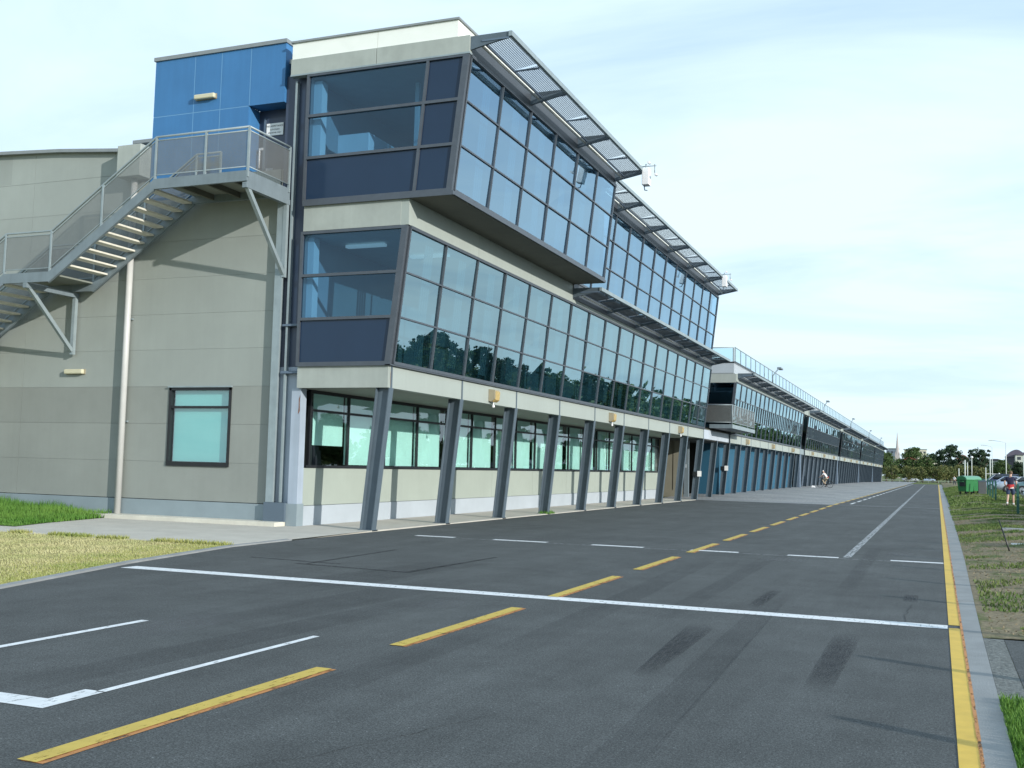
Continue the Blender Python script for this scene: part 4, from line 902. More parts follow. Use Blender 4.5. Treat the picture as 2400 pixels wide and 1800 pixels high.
edge = lambda x, y: x < interp(y, [17.5, 18.4, 22.0], [-18.6, -19.0, -19.95])
def tall_h():
    rg = np.random.RandomState(5); n = 30000; P = []
    while len(P) < n:
        x, y = rg.uniform(-30, -18.6), rg.uniform(17.6, 21.98)
        if edge(x, y): P.append((x, y))
    P = np.array(P); V = np.zeros((n*3, 3)); a = rg.uniform(0, 6.283, n)
    hh = np.interp(P[:, 0], [-30, -24, -21.0, -18.6], [.42, .35, .26, .07])*np.interp(P[:, 1], [17.6, 18.6], [.35, 1]); h = hh*rg.uniform(.5, 1.15, n)*(1+.25*np.sin(P[:, 0]*3.1)*np.sin(P[:, 1]*2.3+1))
    z = np.array([mound(x, y)-.02 for x, y in P]); d = np.stack([np.cos(a), np.sin(a)], 1)*.014
    V[0::3, :2] = P-d; V[1::3, :2] = P+d; V[2::3, :2] = P+rg.uniform(-.5, .5, (n, 2))*h[:, None]; V[0::3, 2] = z; V[1::3, 2] = z; V[2::3, 2] = z+h
    me = bpy.data.meshes.new('tall_grass'); me.from_pydata(V.tolist(), [], [(3*i, 3*i+1, 3*i+2) for i in range(n)]); me.materials.append(M['blade']); me.update()
    o = bpy.data.objects.new('tall_grass', me); COL.objects.link(o); return o
tag(tall_h(), 'long bright green grass growing against the grey end wall', 'grass', kind='stuff')
inl = lambda x, y: x < exl(y)-.12 and y < 16.33 and y > -1.43*(x+10)*.0+9.2
tag(blades('dry_grass', 'blade_dry', 70000, (-21, -10.3, 9.3, 16.40), .012, .036, lambda x, y: .01, .007, lambda x, y: x < exl(y)-.10, 2), 'short dry yellow lawn grass between the footpath and the road', 'grass', kind='stuff')
tag(blades('lawn_edge_grass', 'blade_mix', 3600, (-21, -12.0, 16.15, 16.42), .02, .10, lambda x, y: .01, .012, lambda x, y: math.sin(x*2.3)+math.sin(x*5.1+1) > -.4 and x < exl(y)-.1, 3), 'green grass fringe growing over the footpath edge', 'grass', kind='stuff')
tag(blades('green_grass', 'blade_mix', 9000, (-13.2, -10.2, 9.3, 16.2), .012, .04, lambda x, y: .01, .007, lambda x, y: exl(y)-.7*rnd.random()**2*2.2-.1 < x < exl(y)-.11, 4), 'green grass along the kerb of the dry lawn', 'grass', kind='stuff')
tag(blades('verge_grass_near', 'blade', 9000, (.40, 1.1, 5.6, 8.5), .03, .085, HV, .006, None, 6), 'fresh green verge grass beside the near kerb', 'grass', kind='stuff')
nzv = lambda x, y: math.sin(y*.9+x*.7)+math.sin(y*2.3-x*1.9)+math.sin(y*.37+2)
tag(blades('verge_grass', 'blade_verge', 26000, (.5, 4.8, 11.7, 60), .015, .06, HV, .012, lambda x, y: nzv(x, y) > (.5 if y < 34 else -.3) and x < .9+y*.07, 7), 'patchy short verge grass beside the kerb', 'grass', kind='stuff')
tag(blades('verge_grass_far', 'blade_verge', 26000, (.6, 6.0, 56, 150), .03, .10, HV, .035, lambda x, y: nzv(x*1.3, y*.7) > -.9, 17), 'short green verge grass further along the road', 'grass', kind='stuff')
M['deadleaf'] = leafmat('dead_leaves', (.14, .11, .06), (.26, .21, .13))
tag(blades('fallen_leaves', 'deadleaf', 5200, (.5, 3.6, 11.9, 45),   .008, .02, HV, .015, lambda x, y: x < .9+y*.06, 18, 1.2), 'brown fallen leaves scattered over the verge', 'leaves', kind='stuff')
tag(blades('post_weed', 'blade', 160, (-12.5, -12.15, 33.7, 34.5), .05, .14, lambda x, y: .02, .012, None, 8), 'small weed tuft at the foot of a leaning post', 'weed')

# ---------------------------------------------------------------- trees
def crown(b, rg, cx, cy, cz, rx, rz, nclump, nleaf, ls, open_=.0):
    V, Fc = b
    for c in range(nclump):
        u = rg.normal(0, 1, 3); u /= np.linalg.norm(u); rr = rg.uniform(.35, 1.0)**.6
        c0 = np.array([cx+u[0]*rx*rr, cy+u[1]*rx*rr, cz+u[2]*rz*rr]); cr_ = rg.uniform(.20, .42)*rx*.8
        p = rg.normal(0, 1, (nleaf, 3)); p /= np.linalg.norm(p, axis=1)[:, None]; p = c0+p*(rg.uniform(.2, 1.2, (nleaf, 1))**.8)*cr_*np.array([1, 1, .75])
        for q in p:
            a = rg.normal(0, 1, 3); a /= np.linalg.norm(a); e = rg.normal(0, 1, 3); e = np.cross(a, e); e /= np.linalg.norm(e); g_ = np.cross(a, e); s_ = ls*rg.uniform(.6, 1.3)
            k = len(V); V += [tuple(q-e*s_), tuple(q+g_*s_*.6), tuple(q+e*s_), tuple(q-g_*s_*.6)]; Fc.append((k, k+1, k+2, k+3))
def tree(name, h, w_, m, seed, nclump=60, nleaf=44, ls=.24, trunk_h=None, loc=(0, 0, 0), label='', cat='tree', group=None, blobs=None):
    rg = np.random.RandomState(seed); t = thing(name, loc, label, cat, group, local=True); th = trunk_h or h*.28
    b = MB(); b.tube([(0, 0, -.1), (.05, 0, th*.5), (0, .08, th), (.1, 0, h*.6), (.05, .05, h*.85)], [h*.028, h*.022, h*.018, h*.010, h*.004], 8)
    for i in range(6):
        a = rg.uniform(0, 6.28); z0 = th+rg.uniform(-.1, .3)*h*.5; r = w_*.36
        b.tube([(0, 0, z0), (math.cos(a)*r*.5, math.sin(a)*r*.5, z0+h*.12), (math.cos(a)*r, math.sin(a)*r, z0+h*.28)], [h*.012, h*.008, h*.003], 6)
    b.build('trunk', 'trunk', t)
    V, Fc = [], []
    if blobs is None: blobs = [(0, 0, h*.62, w_*.42, h*.34, 1.0)]
    for (bx, by, bz, br, bh, fr) in blobs: crown((V, Fc), rg, bx, by, bz, br, bh, int(nclump*fr), nleaf, ls)
    me = bpy.data.meshes.new('crown'); me.from_pydata(V, [], Fc); me.materials.append(M[m]); me.update()
    o = bpy.data.objects.new('crown', me); COL.objects.link(o); o.parent = t
    return t
T1 = tree('park_tree', 10.0, 11.5, 'leaf', 11, 150, 50, .23, loc=(-5.9, 322, 0), label='broad dark green tree behind the end of the road, left of the two darker ones', group='park trees beyond the road end', blobs=[(0, 0, 6.0, 3.9, 3.0, .6), (-2.8, 0, 4.6, 2.6, 2.0, .25), (2.8, 0, 4.8, 2.6, 2.2, .25), (-.5, 0, 8.2, 2.0, 1.6, .2)])
T2 = tree('park_tree', 11.6, 9.0, 'leaf3', 12, 130, 50, .22, loc=(3.4, 325, 0), label='tall dark tree with open top right of the road end', group='park trees beyond the road end', blobs=[(0, 0, 7.2, 3.0, 3.0, .6), (2.6, 0, 6.0, 2.1, 2.0, .25), (-2.6, 0, 7.6, 1.7, 1.2, .15), (.4, 0, 9.6, 1.6, 1.4, .15), (0, 0, 4, 3, 2, .3)])
T3 = tree('park_tree', 10.8, 7.0, 'leaf3', 13, 120, 50, .21, loc=(11.0, 328, 0), label='dark upright tree behind the car park light poles', group='park trees beyond the road end', blobs=[(0, 0, 6.6, 2.4, 3.0, .6), (-1.8, 0, 8.2, 1.3, 1.6, .15), (1.4, 0, 8.6, 1.5, 1.5, .2), (0, 0, 4, 2.8, 2.4, .6), (-1.0, 0, 5.6, 2.6, 2.0, .3)])
T4 = tree('small_tree', 4.6, 5.0, 'leaf2', 14, 60, 40, .17, loc=(-10.8, 288, 0), label='small olive tree at the end of the garages, leftmost of the row', group='small olive trees', blobs=[(0, 0, 2.5, 2.4, 1.8, 1)])
for (x, y, s_, lab) in ((-7.0, 290, 1.0, 'small olive tree, second from the left in the row at the road end'), (-3.4, 280, .95, 'small olive tree behind the silver car at the road end'), (-.1, 281, 1.0, 'small olive tree just right of the road end'), (2.1, 293, 1.1, 'small olive tree by the far pedestrian'), (5.8, 300, 1.15, 'small olive tree behind the bins'), (9.5, 300, 1.1, 'small olive tree behind the parked cars')):
    copy_tree(T4, (x, y, 0), rnd.uniform(0, 6), lab, scale=(s_, s_, s_))
T5 = copy_tree(T1, (-12.6, 298, 0), 1.3, 'dark green tree beside the far end of the garages', scale=(.78, .78, .78))
for (src, x, y, s_, lab) in ((T1, -16, 330, .9, 'dark tree behind the far corner of the garages'), (T1, 17.5, 345, .72, 'dark tree right of the light poles'), (T3, 22.5, 350, .68, 'dark tree below the domed house'), (T1, 27.5, 352, .66, 'dark tree at the right edge of the picture'), (T2, -1.5, 345, .8, 'dark tree between the two tallest park trees')):
    copy_tree(src, (x, y, 0), rnd.uniform(0, 6), lab, scale=(s_, s_, s_))
# trees across the park (seen mirrored in the glass)
rt_ = random.Random(21); kk = 0
srcs = [T1, T2, T3]
y = 104
while y < 330:
    s_ = rt_.uniform(.72, 1.1)*(.95 if y < 190 else .95); src = srcs[kk % 3]
    copy_tree(src, (66+rt_.uniform(-6, 14), y, 0), rt_.uniform(0, 6), 'park tree mirrored in the glass front', 'park trees mirrored in the glass front', (s_, s_, s_)); y += rt_.uniform(5.5, 9.5); kk += 1
rg = np.random.RandomState(77); V, Fc = [], []
for i in range(230):
    t_ = rg.uniform(0, 1); y = 340+t_*900; x = rg.uniform(60, 130)+t_*60
    crown((V, Fc), rg, x, y, rg.uniform(3, 7), 7, 5+rg.uniform(0, 4), 5, 22, 1.0)
for i in range(150): crown((V, Fc), rg, rg.uniform(92, 108), 95+i*1.75, rg.uniform(2.5, 6.2), 5.5, 3.5, 5, 24, .55)
for i in range(60):
    x = rg.uniform(-40, 60); crown((V, Fc), rg, x, rg.uniform(400, 430), rg.uniform(2, 4.2), 6, 3, 5, 26, .6)
me = bpy.data.meshes.new('distant_woodland'); me.from_pydata(V, [], Fc); me.materials.append(M['leaf']); me.update()
o = bpy.data.objects.new('distant_woodland', me); COL.objects.link(o); tag(o, 'far-off mass of dark trees beyond the park', 'woodland', kind='stuff')

for (x, y, s_) in ((23, 24, 1.35), (22, 31, 1.55), (24.5, 37, 1.6), (22.5, 44, 1.5), (25, 51, 1.7), (23, 58, 1.5)):  # out-of-view trees added only as a shade source for the verge
    copy_tree(T4, (x, y, .3), rnd.uniform(0, 6), 'added unseen tree outside the right edge, throwing shade across the verge', 'added trees shading the verge', (s_, s_, s_))
# ---------------------------------------------------------------- far buildings
M['apt'] = mat('pale_render', (.62, .58, .46), .8, .06, .2); M['bluegrey'] = mat('blue_grey_tower', (.16, .20, .25), .6, .08, .2)
M['redroof'] = mat('red_tile_roof', (.26, .075, .05), .8, .1, .5); M['stone'] = mat('spire_stone', (.42, .38, .37), .8, .06, .3)
M['winfar'] = mat('far_window', (.05, .06, .07), .3, .1, 1); M['housewall'] = mat('house_wall', (.55, .56, .50), .8, .06, .3); M['slate'] = mat('dark_slate_roof', (.10, .09, .12), .7, .1, .5)
def block(x0, x1, y, z1, m, floors, bays, label, cat='building', depth=14, roof=None):
    t = thing('apartment_block', ((x0+x1)/2, y, 0), label, cat)
    MB().box(x0, x1, y, y+depth, 0, z1).build('wall', m, t)
    fh = (z1-1)/floors; bw = (x1-x0)/bays
    for f in range(floors):
        for k in range(bays):
            if f*fh+fh < z1*.3: continue
            MB().box(x0+bw*(k+.22), x0+bw*(k+.78), y-.15, y+.02, f*fh+1.2, f*fh+fh*.75+.3).build('window', 'winfar', t)
    MB().box(x0-.4, x1+.4, y-.4, y+depth+.4, z1, z1+.5).build('roof', roof or 'cap', t)
    return t
block(-20.5, -11.6, 748, 18.6, 'apt', 6, 4, 'cream apartment block behind the trees, right of the church spire')
block(-29.2, -22.4, 692, 17.8, 'bluegrey', 6, 3, 'blue-grey apartment block left of the church spire')
block(-14.6, -8.6, 970, 24, 'apt', 7, 2, 'pale distant block rising above the broad tree')
def house(x0, x1, y, zw, zr, m, rm, label, dome=False):
    t = thing('house', ((x0+x1)/2, y, 0), label, 'house'); MB().box(x0, x1, y, y+9, 0, zw).build('wall', m, t)
    if dome:
        n = 12; P_ = [(lerp(x0-.3, x1+.3, i/n), zw+math.sin(math.pi*i/n)*(zr-zw)) for i in range(n+1)]
        MB().prism(P_, 'y', y-.5, y+9.5).build('roof', rm, t)
    else:
        MB().prism([(x0-.4, zw), (x1+.4, zw), ((x0+x1)/2+1, zr), ((x0+x1)/2-1, zr)], 'y', y-.4, y+9.4).build('roof', rm, t)
    n = max(2, int((x1-x0)/2.6))
    for k in range(n):
        a = lerp(x0, x1, (k+.25)/n); c = lerp(x0, x1, (k+.75)/n)
        MB().box(a, c, y-.1, y+.02, zw-2.0, zw-.8).build('window', 'winfar', t); MB().box(a, c, y-.1, y+.02, zw-4.6, zw-3.3).build('window', 'winfar', t)
house(-15.2, -9.0, 535, 9.0, 11.0, 'housewall', 'redroof', 'red-roofed house below the cream apartment block')
house(8.4, 13.6, 544, 10.2, 11.9, 'housewall', 'redroof', 'red-roofed house between the two darkest trees')
house(-3.8, .4, 517, 10.0, 11.2, 'apt', 'cap', 'cream house showing between the broad tree and the tall dark tree')
house(27.2, 35.0, 498, 10.6, 13.8, 'slate', 'slate', 'large dark domed-roof house on the right', True)
house(30.4, 38.5, 492, 11.4, 12.6, 'housewall', 'slate', 'pale two-storey house in front of the domed roof, at the right edge', True)
house(19.6, 26.8, 505, 9.0, 9.8, 'housewall', 'slate', 'low pale house with flat dark roof left of the domed one')
for i, (x, y, z1) in enumerate(((118, 210, 26), (128, 232, 24))):
    block(x, x+12, y, z1, 'apt', 8, 5, 'pale tower block across the park, %s of the pair mirrored in the near glass' % ['nearer', 'farther'][i])
sp_ = thing('church', (-21.8, 660, 0), 'slender pale church spire rising above the trees', 'church')
MB().box(-23.1, -20.5, 660.5, 663.1, 0, 13.6).build('tower', 'stone', sp_)
b = MB(); n = 8
k = len(b.v); b.v += [(-21.8+1.25*math.cos(2*math.pi*i/n+.39), 661.8+1.25*math.sin(2*math.pi*i/n+.39), 13.6) for i in range(n)]+[(-21.8, 661.8, 27.5)]
for i in range(n): b.f.append((i, (i+1) % n, n)); b.mi.append(0)
b.build('spire', 'stone', sp_)
for sx in (-22.9, -20.7): MB().lathe([(.2, 13.6), (.2, 14.3), (0.0, 15.8)], sx, 660.8, 6).build('pinnacle', 'stone', sp_)

# ---------------------------------------------------------------- parked cars
def paintm(name, c): return mat(name, c, .28, .02, 1, coat=.6)
M['car_glass'] = mat('car_window_glass', (.012, .016, .02), .06, .02, 1, spec=.7, coat=.5); M['tyre'] = mat('tyre_rubber', (.02, .02, .02), .85, .1); M['rim'] = mat('wheel_rim', (.4, .41, .42), .3, .05, metal=.7)
M['headl'] = mat('headlight_glass', (.7, .72, .74), .12, .03, spec=.8); M['taill'] = mat('tail_light', (.35, .01, .01), .2, .05)
def ring_loft(b, secs):  # secs: list of rings with equal point counts
    n = len(secs[0]); k = len(b.v)
    for s_ in secs: b.v += s_
    for i in range(len(secs)-1):
        for j in range(n):
            a = k+i*n+j; c = k+i*n+(j+1) % n; b.smooth.add(len(b.f)); b.f.append((a, c, c+n, a+n)); b.mi.append(b.m)
    b.f.append(tuple(range(k+n-1, k-1, -1))); b.mi.append(b.m); e = k+(len(secs)-1)*n; b.f.append(tuple(range(e, e+n))); b.mi.append(b.m)
def car(kind, pm, loc, rz, label, group=None):
    t = thing('parked_car', loc, label, 'car', group, local=True); t.rotation_euler = (0, 0, rz)
    suv = kind == 'suv'; L, hw, bel, rf = (4.7, .93, 1.08, 1.72) if suv else (4.5, .87, .92, 1.43)
    st = [(-L/2, .50, bel-.25, .80), (-L/2+.12, .30, bel-.06, .94), (-L/2+.7, .24, bel, 1.0), (0, .24, bel, 1.0), (L/2-1.35, .24, bel-.01, 1.0), (L/2-.7, .24, bel-.10, .98), (L/2-.15, .28, bel-.20, .90), (L/2, .42, bel-.36, .78)]
    b = MB(); secs = []
    for x, z0, z1, f in st:
        h_ = hw*f; secs.append([(x, -h_*.93, z0), (x, h_*.93, z0), (x, h_, z0+(z1-z0)*.35), (x, h_*.99, z1-.10), (x, h_*.86, z1), (x, -h_*.86, z1), (x, -h_*.99, z1-.10), (x, -h_, z0+(z1-z0)*.35)])
    ring_loft(b, secs); body = b.build('body', pm, t)
    gx = [(-L/2+(.25 if suv else .75), -L/2+(.45 if suv else 1.35)), (-.2, -.2), (L/2-1.25, L/2-2.0)]
    b = MB(); secs = []
    for (xb, xt), fz in zip(gx, (.0, .0, .0)):
        secs.append([(xb, -hw*.86, bel-.02), (xb, hw*.86, bel-.02), (xt, hw*.68, rf-.04), (xt, -hw*.68, rf-.04)])
    ring_loft(b, secs); b.build('windows', 'car_glass', t)
    b = MB(); x0, x1 = gx[0][1]-.05, gx[2][1]+.05
    ring_loft(b, [[(x, -hw*.70*f, rf-.07), (x, hw*.70*f, rf-.07), (x, hw*.62*f, rf), (x, -hw*.62*f, rf)] for x, f in ((x0, .97), (-.2, 1.0), (x1, .97))])
    for s_ in (-1, 1):
        for (xb, xt) in (gx[0], (-.25, -.25), gx[2]): b.beam((xb, s_*hw*.87, bel-.03), (xt, s_*hw*.69, rf-.05), .07, .03, (1, 0, 0))
    b.build('roof', pm, t)
    for sx in (-L/2+.85, L/2-.85):
        for sy in (-1, 1):
            r = .36 if suv else .32; wv = MB(); y0 = sy*(hw-.20); y1 = sy*(hw+.005)
            wv.tube([(sx, y0, r), (sx, y1, r)], r, 18); wo = wv.build('wheel', 'tyre', t)
            MB().tube([(sx, y1-sy*.01, r), (sx, y1+sy*.012, r)], r*.6, 12).build('rim', 'rim', wo)
    for sy in (-1, 1):
        MB().hexa([(L/2-.22, sy*hw*.50, bel-.42), (L/2-.03, sy*hw*.50, bel-.44), (L/2-.10, sy*hw*.84, bel-.44), (L/2-.40, sy*hw*.90, bel-.40), (L/2-.22, sy*hw*.50, bel-.30), (L/2-.05, sy*hw*.50, bel-.32), (L/2-.14, sy*hw*.84, bel-.28), (L/2-.40, sy*hw*.91, bel-.24)]).build('headlight', 'headl', t)
        MB().box(-L/2-.01, -L/2+.12, sy*hw*.55-.12, sy*hw*.55+.12, bel-.34, bel-.14).build('tail_light', 'taill', t)
        MB().box(.55 if not suv else .75, .72 if not suv else .92, sy*(hw+.14)-.08, sy*(hw+.14)+.08, bel-.02, bel+.12).build('mirror', pm, t)
    MB().box(L/2-.10, L/2+.01, -hw*.42, hw*.42, .50, .68).build('grille', 'black', t)
    return t
M['cp_silver'] = paintm('silver_car_paint', (.50, .53, .56)); M['cp_blue'] = paintm('pale_blue_car_paint', (.34, .43, .56)); M['cp_navy'] = paintm('dark_navy_car_paint', (.03, .04, .09)); M['cp_white'] = paintm('white_car_paint', (.72, .73, .74)); M['cp_teal'] = paintm('grey_teal_car_paint', (.10, .19, .21))
cg = HV(9, 100)
c_suv = car('suv', 'cp_navy', (6.7, 137, cg+.02), math.pi+.06, 'dark blue four-wheel drive with pale roof rail behind the green bins')
c_sed = car('sedan', 'cp_blue', (6.3, 115, cg+.02), math.pi-.05, 'pale blue sedan parked behind the grey bin, bonnet towards the road')
c_gre = car('suv', 'cp_teal', (7.7, 94, cg), math.pi, 'teal-grey four-wheel drive behind the walking person')
c_sil = car('sedan', 'cp_silver', (6.75, 68, HV(9, 68)), math.pi+.04, 'silver sedan at the right edge, bonnet beside the green post')
MB().lathe([(.0, .12), (.06, .10), (.09, 0)], 6.4, 137, 8).box(6.2, 7.7, 136.3, 136.34, -.03, .02).build('roof_beacon', 'whiteplastic', c_suv, base=(0, 0, 0)).location = (0, 0, 0)
bpy.data.objects['roof_beacon'].parent = c_suv; bpy.data.objects['roof_beacon'].matrix_parent_inverse = Matrix.Identity(4)
bpy.data.objects['roof_beacon'].location = (-6.4, -137, 1.72)
shadow_cars = [(c_sed, 18), (c_suv, 24.5), (c_sil, 31), (c_gre, 38), (c_sed, 41.5), (c_suv, 44.5), (c_sil, 48), (c_gre, 51), (c_sed, 54.5)]
for i, (src, y) in enumerate(shadow_cars):
    copy_tree(src, (6.9+rnd.uniform(-.15, .3), y, HV(9, y)+.01), math.pi, 'car in the parking row outside the right edge, throwing shade on the verge', 'unseen cars shading the verge')
for i, (src, x, y, lab) in enumerate(((c_sil, 7.2, 150, 'silver car deep in the car park row, first beyond the dark four-wheel drive'), (c_sil, 7.1, 104.5, 'silver sedan between the teal-grey four-wheel drive and the pale blue sedan'), (c_sed, 7.3, 127, 'pale blue sedan just before the dark four-wheel drive'), (c_gre, 7.6, 163, 'teal-grey four-wheel drive far down the car park row'), (c_sed, 12.5, 120, 'pale blue sedan in the second parking row'), (c_suv, 12.8, 100, 'dark four-wheel drive in the second parking row'))):
    copy_tree(src, (x, y, cg+.01), math.pi, lab, 'cars parked in the car park')
f1 = copy_tree(c_sil, (-7.1, 318, 0), .15, 'silver car crossing at the far end of the road, left one'); f2 = copy_tree(c_sed, (-2.6, 320, 0), 0, 'pale car crossing at the far end of the road, right one')

# ---------------------------------------------------------------- bollards, bins, poles
M['green_post'] = mat('dark_green_timber_post', (.015, .085, .065), .55, .12, 4); M['binG'] = mat('green_plastic_bin', (.025, .16, .05), .4, .07, 1.5); M['binlid'] = mat('pale_green_bin_lid', (.10, .27, .17), .4, .06, 2)
M['greybox'] = mat('grey_metal_box', (.10, .105, .105), .5, .08, 2); M['polepale'] = mat('pale_pole', (.52, .55, .50), .5, .05)
def bollard(y):
    x = (3.15 if y < 44 else 2.95)+.012*max(0, y-47); g_ = HV(x, y)
    b = MB(); b.prism([(x-.048, y-.048), (x+.048, y-.048), (x+.048, y+.048), (x-.048, y+.048)], 'z', g_-.1, g_+1.13)
    b.hexa([(x-.048, y-.048, g_+1.13), (x+.048, y-.048, g_+1.13), (x+.048, y+.048, g_+1.13), (x-.048, y+.048, g_+1.13), (x-.03, y-.03, g_+1.19), (x+.03, y-.03, g_+1.19), (x+.03, y+.03, g_+1.19), (x-.03, y+.03, g_+1.19)])
    o = b.build('bollard', 'green_post', None, base=(x, y, g_)); return o
y = 3.2; i = 0
while y < 112:
    near = y < 44
    first = 44 <= y < 46.6
    lab = 'dark green post outside the right edge, throwing a thin shadow over the kerb' if near else ('dark green post at the right edge of the picture, nearest of the row' if 45.2 <= y < 47.7 else 'dark green post in the row between verge and parked cars')
    tag(bollard(y), lab, 'bollard', 'near bollards outside the frame' if near else 'green bollards along the car park'); y = y+2.55 if y < 39 else (46.7 if y < 46 else (70 if y < 48 else y+5.2))
def dumpster(x, y, rz, lab):
    t = thing('wheeled_bin', (x, y, HV(x, y)), lab, 'bin', 'green wheeled bins', local=True); t.rotation_euler = (0, 0, rz)
    b = MB(); b.hexa([(-.55, -.42, .22), (.55, -.42, .22), (.55, .42, .22), (-.55, .42, .22), (-.66, -.52, 1.08), (.66, -.52, 1.08), (.66, .52, 1.08), (-.66, .52, 1.08)]); b.box(-.70, .70, -.56, .56, 1.06, 1.12); b.build('body', 'binG', t, bevel=.02)
    b = MB(); n = 8; P_ = [(-.56*math.cos(math.pi*i/n), 1.12+.27*math.sin(math.pi*i/n)) for i in range(n+1)]; b.prism(P_, 'x', -.69, .69); b.build('lid', 'binlid', t)
    for sx in (-.72, .66): MB().prism([(-.45*math.cos(math.pi*i/n), 1.10+.24*math.sin(math.pi*i/n)) for i in range(n+1)], 'x', sx, sx+.06).build('lid_end', 'binG', t)
    MB().box(-.72, -.665, -.38, .20, .62, 1.02).build('side_panel', 'black', t)
    for sx in (-.42, .42):
        for sy in (-.32, .32): MB().tube([(sx-.03, sy, .10), (sx+.03, sy, .10)], .10, 12).box(sx-.04, sx+.04, sy-.03, sy+.03, .1, .22).build('wheel', 'tyre', t)
    for sx in (-.74, .74): MB().tube([(sx, -.3, .95), (sx, .3, .95)], .03, 8).build('handle', 'binG', t)
    return t
d0 = dumpster(1.95, 86.4, R(53), 'large green wheeled bin on the verge, the nearer of two'); d0.scale = (.74, .78, 1)
copy_tree(d0, (2.55, 90.6, HV(2.5, 90)), R(58), 'pale green-lidded wheeled bin half hidden behind the nearer bin')
t = thing('litter_bin', (3.15, 88.6, HV(3.1, 88)), 'grey metal bin standing right of the green wheeled bins', 'bin', local=True)
MB().box(-.28, .28, -.28, .28, .0, .98).build('body', 'greybox', t, bevel=.02); MB().box(-.31, .31, -.31, .31, .98, 1.05).build('lid', 'steel_dk', t)
def pole(x, y, g_, h, r, lab, head=True, group='pale poles in the car park'):
    t = thing('light_pole' if head else 'marker_pole', (x, y, g_), lab, 'pole', group)
    MB().tube([(x, y, g_-.1), (x, y, g_+h)], r, 8).build('pole', 'polepale', t)
    if head: MB().lathe([(.05, g_+h), (.20, g_+h+.06), (.17, g_+h+.22), (.04, g_+h+.30)], x, y, 10).build('lamp_head', 'whiteplastic', t)
    return t
pole(3.42, 88.9, .32, 2.05, .035, 'thin white pole beside the grey bin', False)
pole(2.8, 163.2, .3, 2.5, .07, 'pale pole behind the nearer green bin, leftmost of the group', False)
pole(3.6, 163.4, .3, 3.7, .08, 'pale pole behind the green bins, second from the left', False)
pole(4.2, 174.5, .3, 3.5, .06, 'pale pole behind the green bins, third from the left', False)
pole(4.5, 163.8, .3, 4.0, .055, 'lamp-topped pole behind the green bins')
pole(6.9, 164.7, .3, 4.3, .07, 'tall pale pole above the dark four-wheel drive', False)
pole(8.3, 122.1, .3, 3.7, .06, 'pale pole at the right edge above the teal car', False)
def street_lamp(x, y, g_, h, arm, lab):
    t = thing('street_lamp', (x, y, g_), lab, 'street lamp', 'tall street lamps')
    MB().tube([(x, y, g_), (x, y, g_+h*.5), (x, y, g_+h)], [.09, .07, .05], 8).build('pole', 'polepale', t)
    MB().tube([(x, y, g_+h), (x-arm*.5, y, g_+h+.2), (x-arm, y, g_+h+.3)], .035, 6).build('arm', 'polepale', t)
    MB().box(x-arm-.45, x-arm+.05, y-.1, y+.1, g_+h+.24, g_+h+.36).build('lamp_head', 'polepale', t, bevel=.02)
street_lamp(9.0, 165.4, .3, 6.3, 1.8, 'tall street lamp with long arm at the right, nearer one'); street_lamp(9.1, 208.6, .2, 6.9, 1.4, 'tall street lamp behind the dark upright tree, farther one')
for y_, lab in ((40.2, 'tall thin signpost outside the right edge, throwing a longer shadow onto the road'),):
    pass
# small things on the verge
b = MB(); b.tube([(1.40, 24.8, .05), (1.33, 24.9, .3), (1.20, 24.95, .72)], [.016, .016, .010], 6)
tag(b.build('stake', 'black', None, base=(1.4, 24.8, .05)), 'thin black stake leaning in the verge', 'stake')
b = MB(); b.box(1.70, 2.35, 33.2, 33.9, .12, .17); b.box(1.78, 2.27, 33.28, 33.82, .17, .18); tag(b.build('pit_cover', 'kerb', None, base=(2, 33.5, .12)), 'pale concrete pit cover in the verge', 'cover')
b = MB(); b.box(1.55, 2.4, 26.9, 27.0, .09, .12); tag(b.build('white_strip', 'whiteplastic', None, base=(2, 27, .1)), 'white strip lying on the verge at the right edge', 'strip')
b = MB(); b.box(.9, 2.4, 61, 61.35, HV(1.5, 61), HV(1.5, 61)+.05); 
tag(MB().hexa([(-11.3, 106, .26), (-10.95, 106, .26), (-10.95, 106.3, .26), (-11.3, 106.3, .26), (-11.25, 106.05, .42), (-11.0, 106.05, .40), (-11.0, 106.25, .40), (-11.25, 106.25, .45)]).build('bag', 'whiteplastic', None, base=(-11.1, 106.1, .26)), 'small white bag on the apron behind the cyclist', 'bag')
# fence rail at the road end
t = thing('park_fence', (-6, 262, 0), 'low pale rail fence at the far end of the road', 'fence')
for x in np.arange(-13, 9, 2.2): MB().box(x-.04, x+.04, 275, 275.1, 0, .6).build('fence_post', 'fascia_end', t)
MB().box(-13, 8.8, 274.97, 275.0, .48, .55).build('fence_rail', 'fascia_end', t)
rect('cross_road', -40, 60, 312, 326, 'asphalt', -.03)

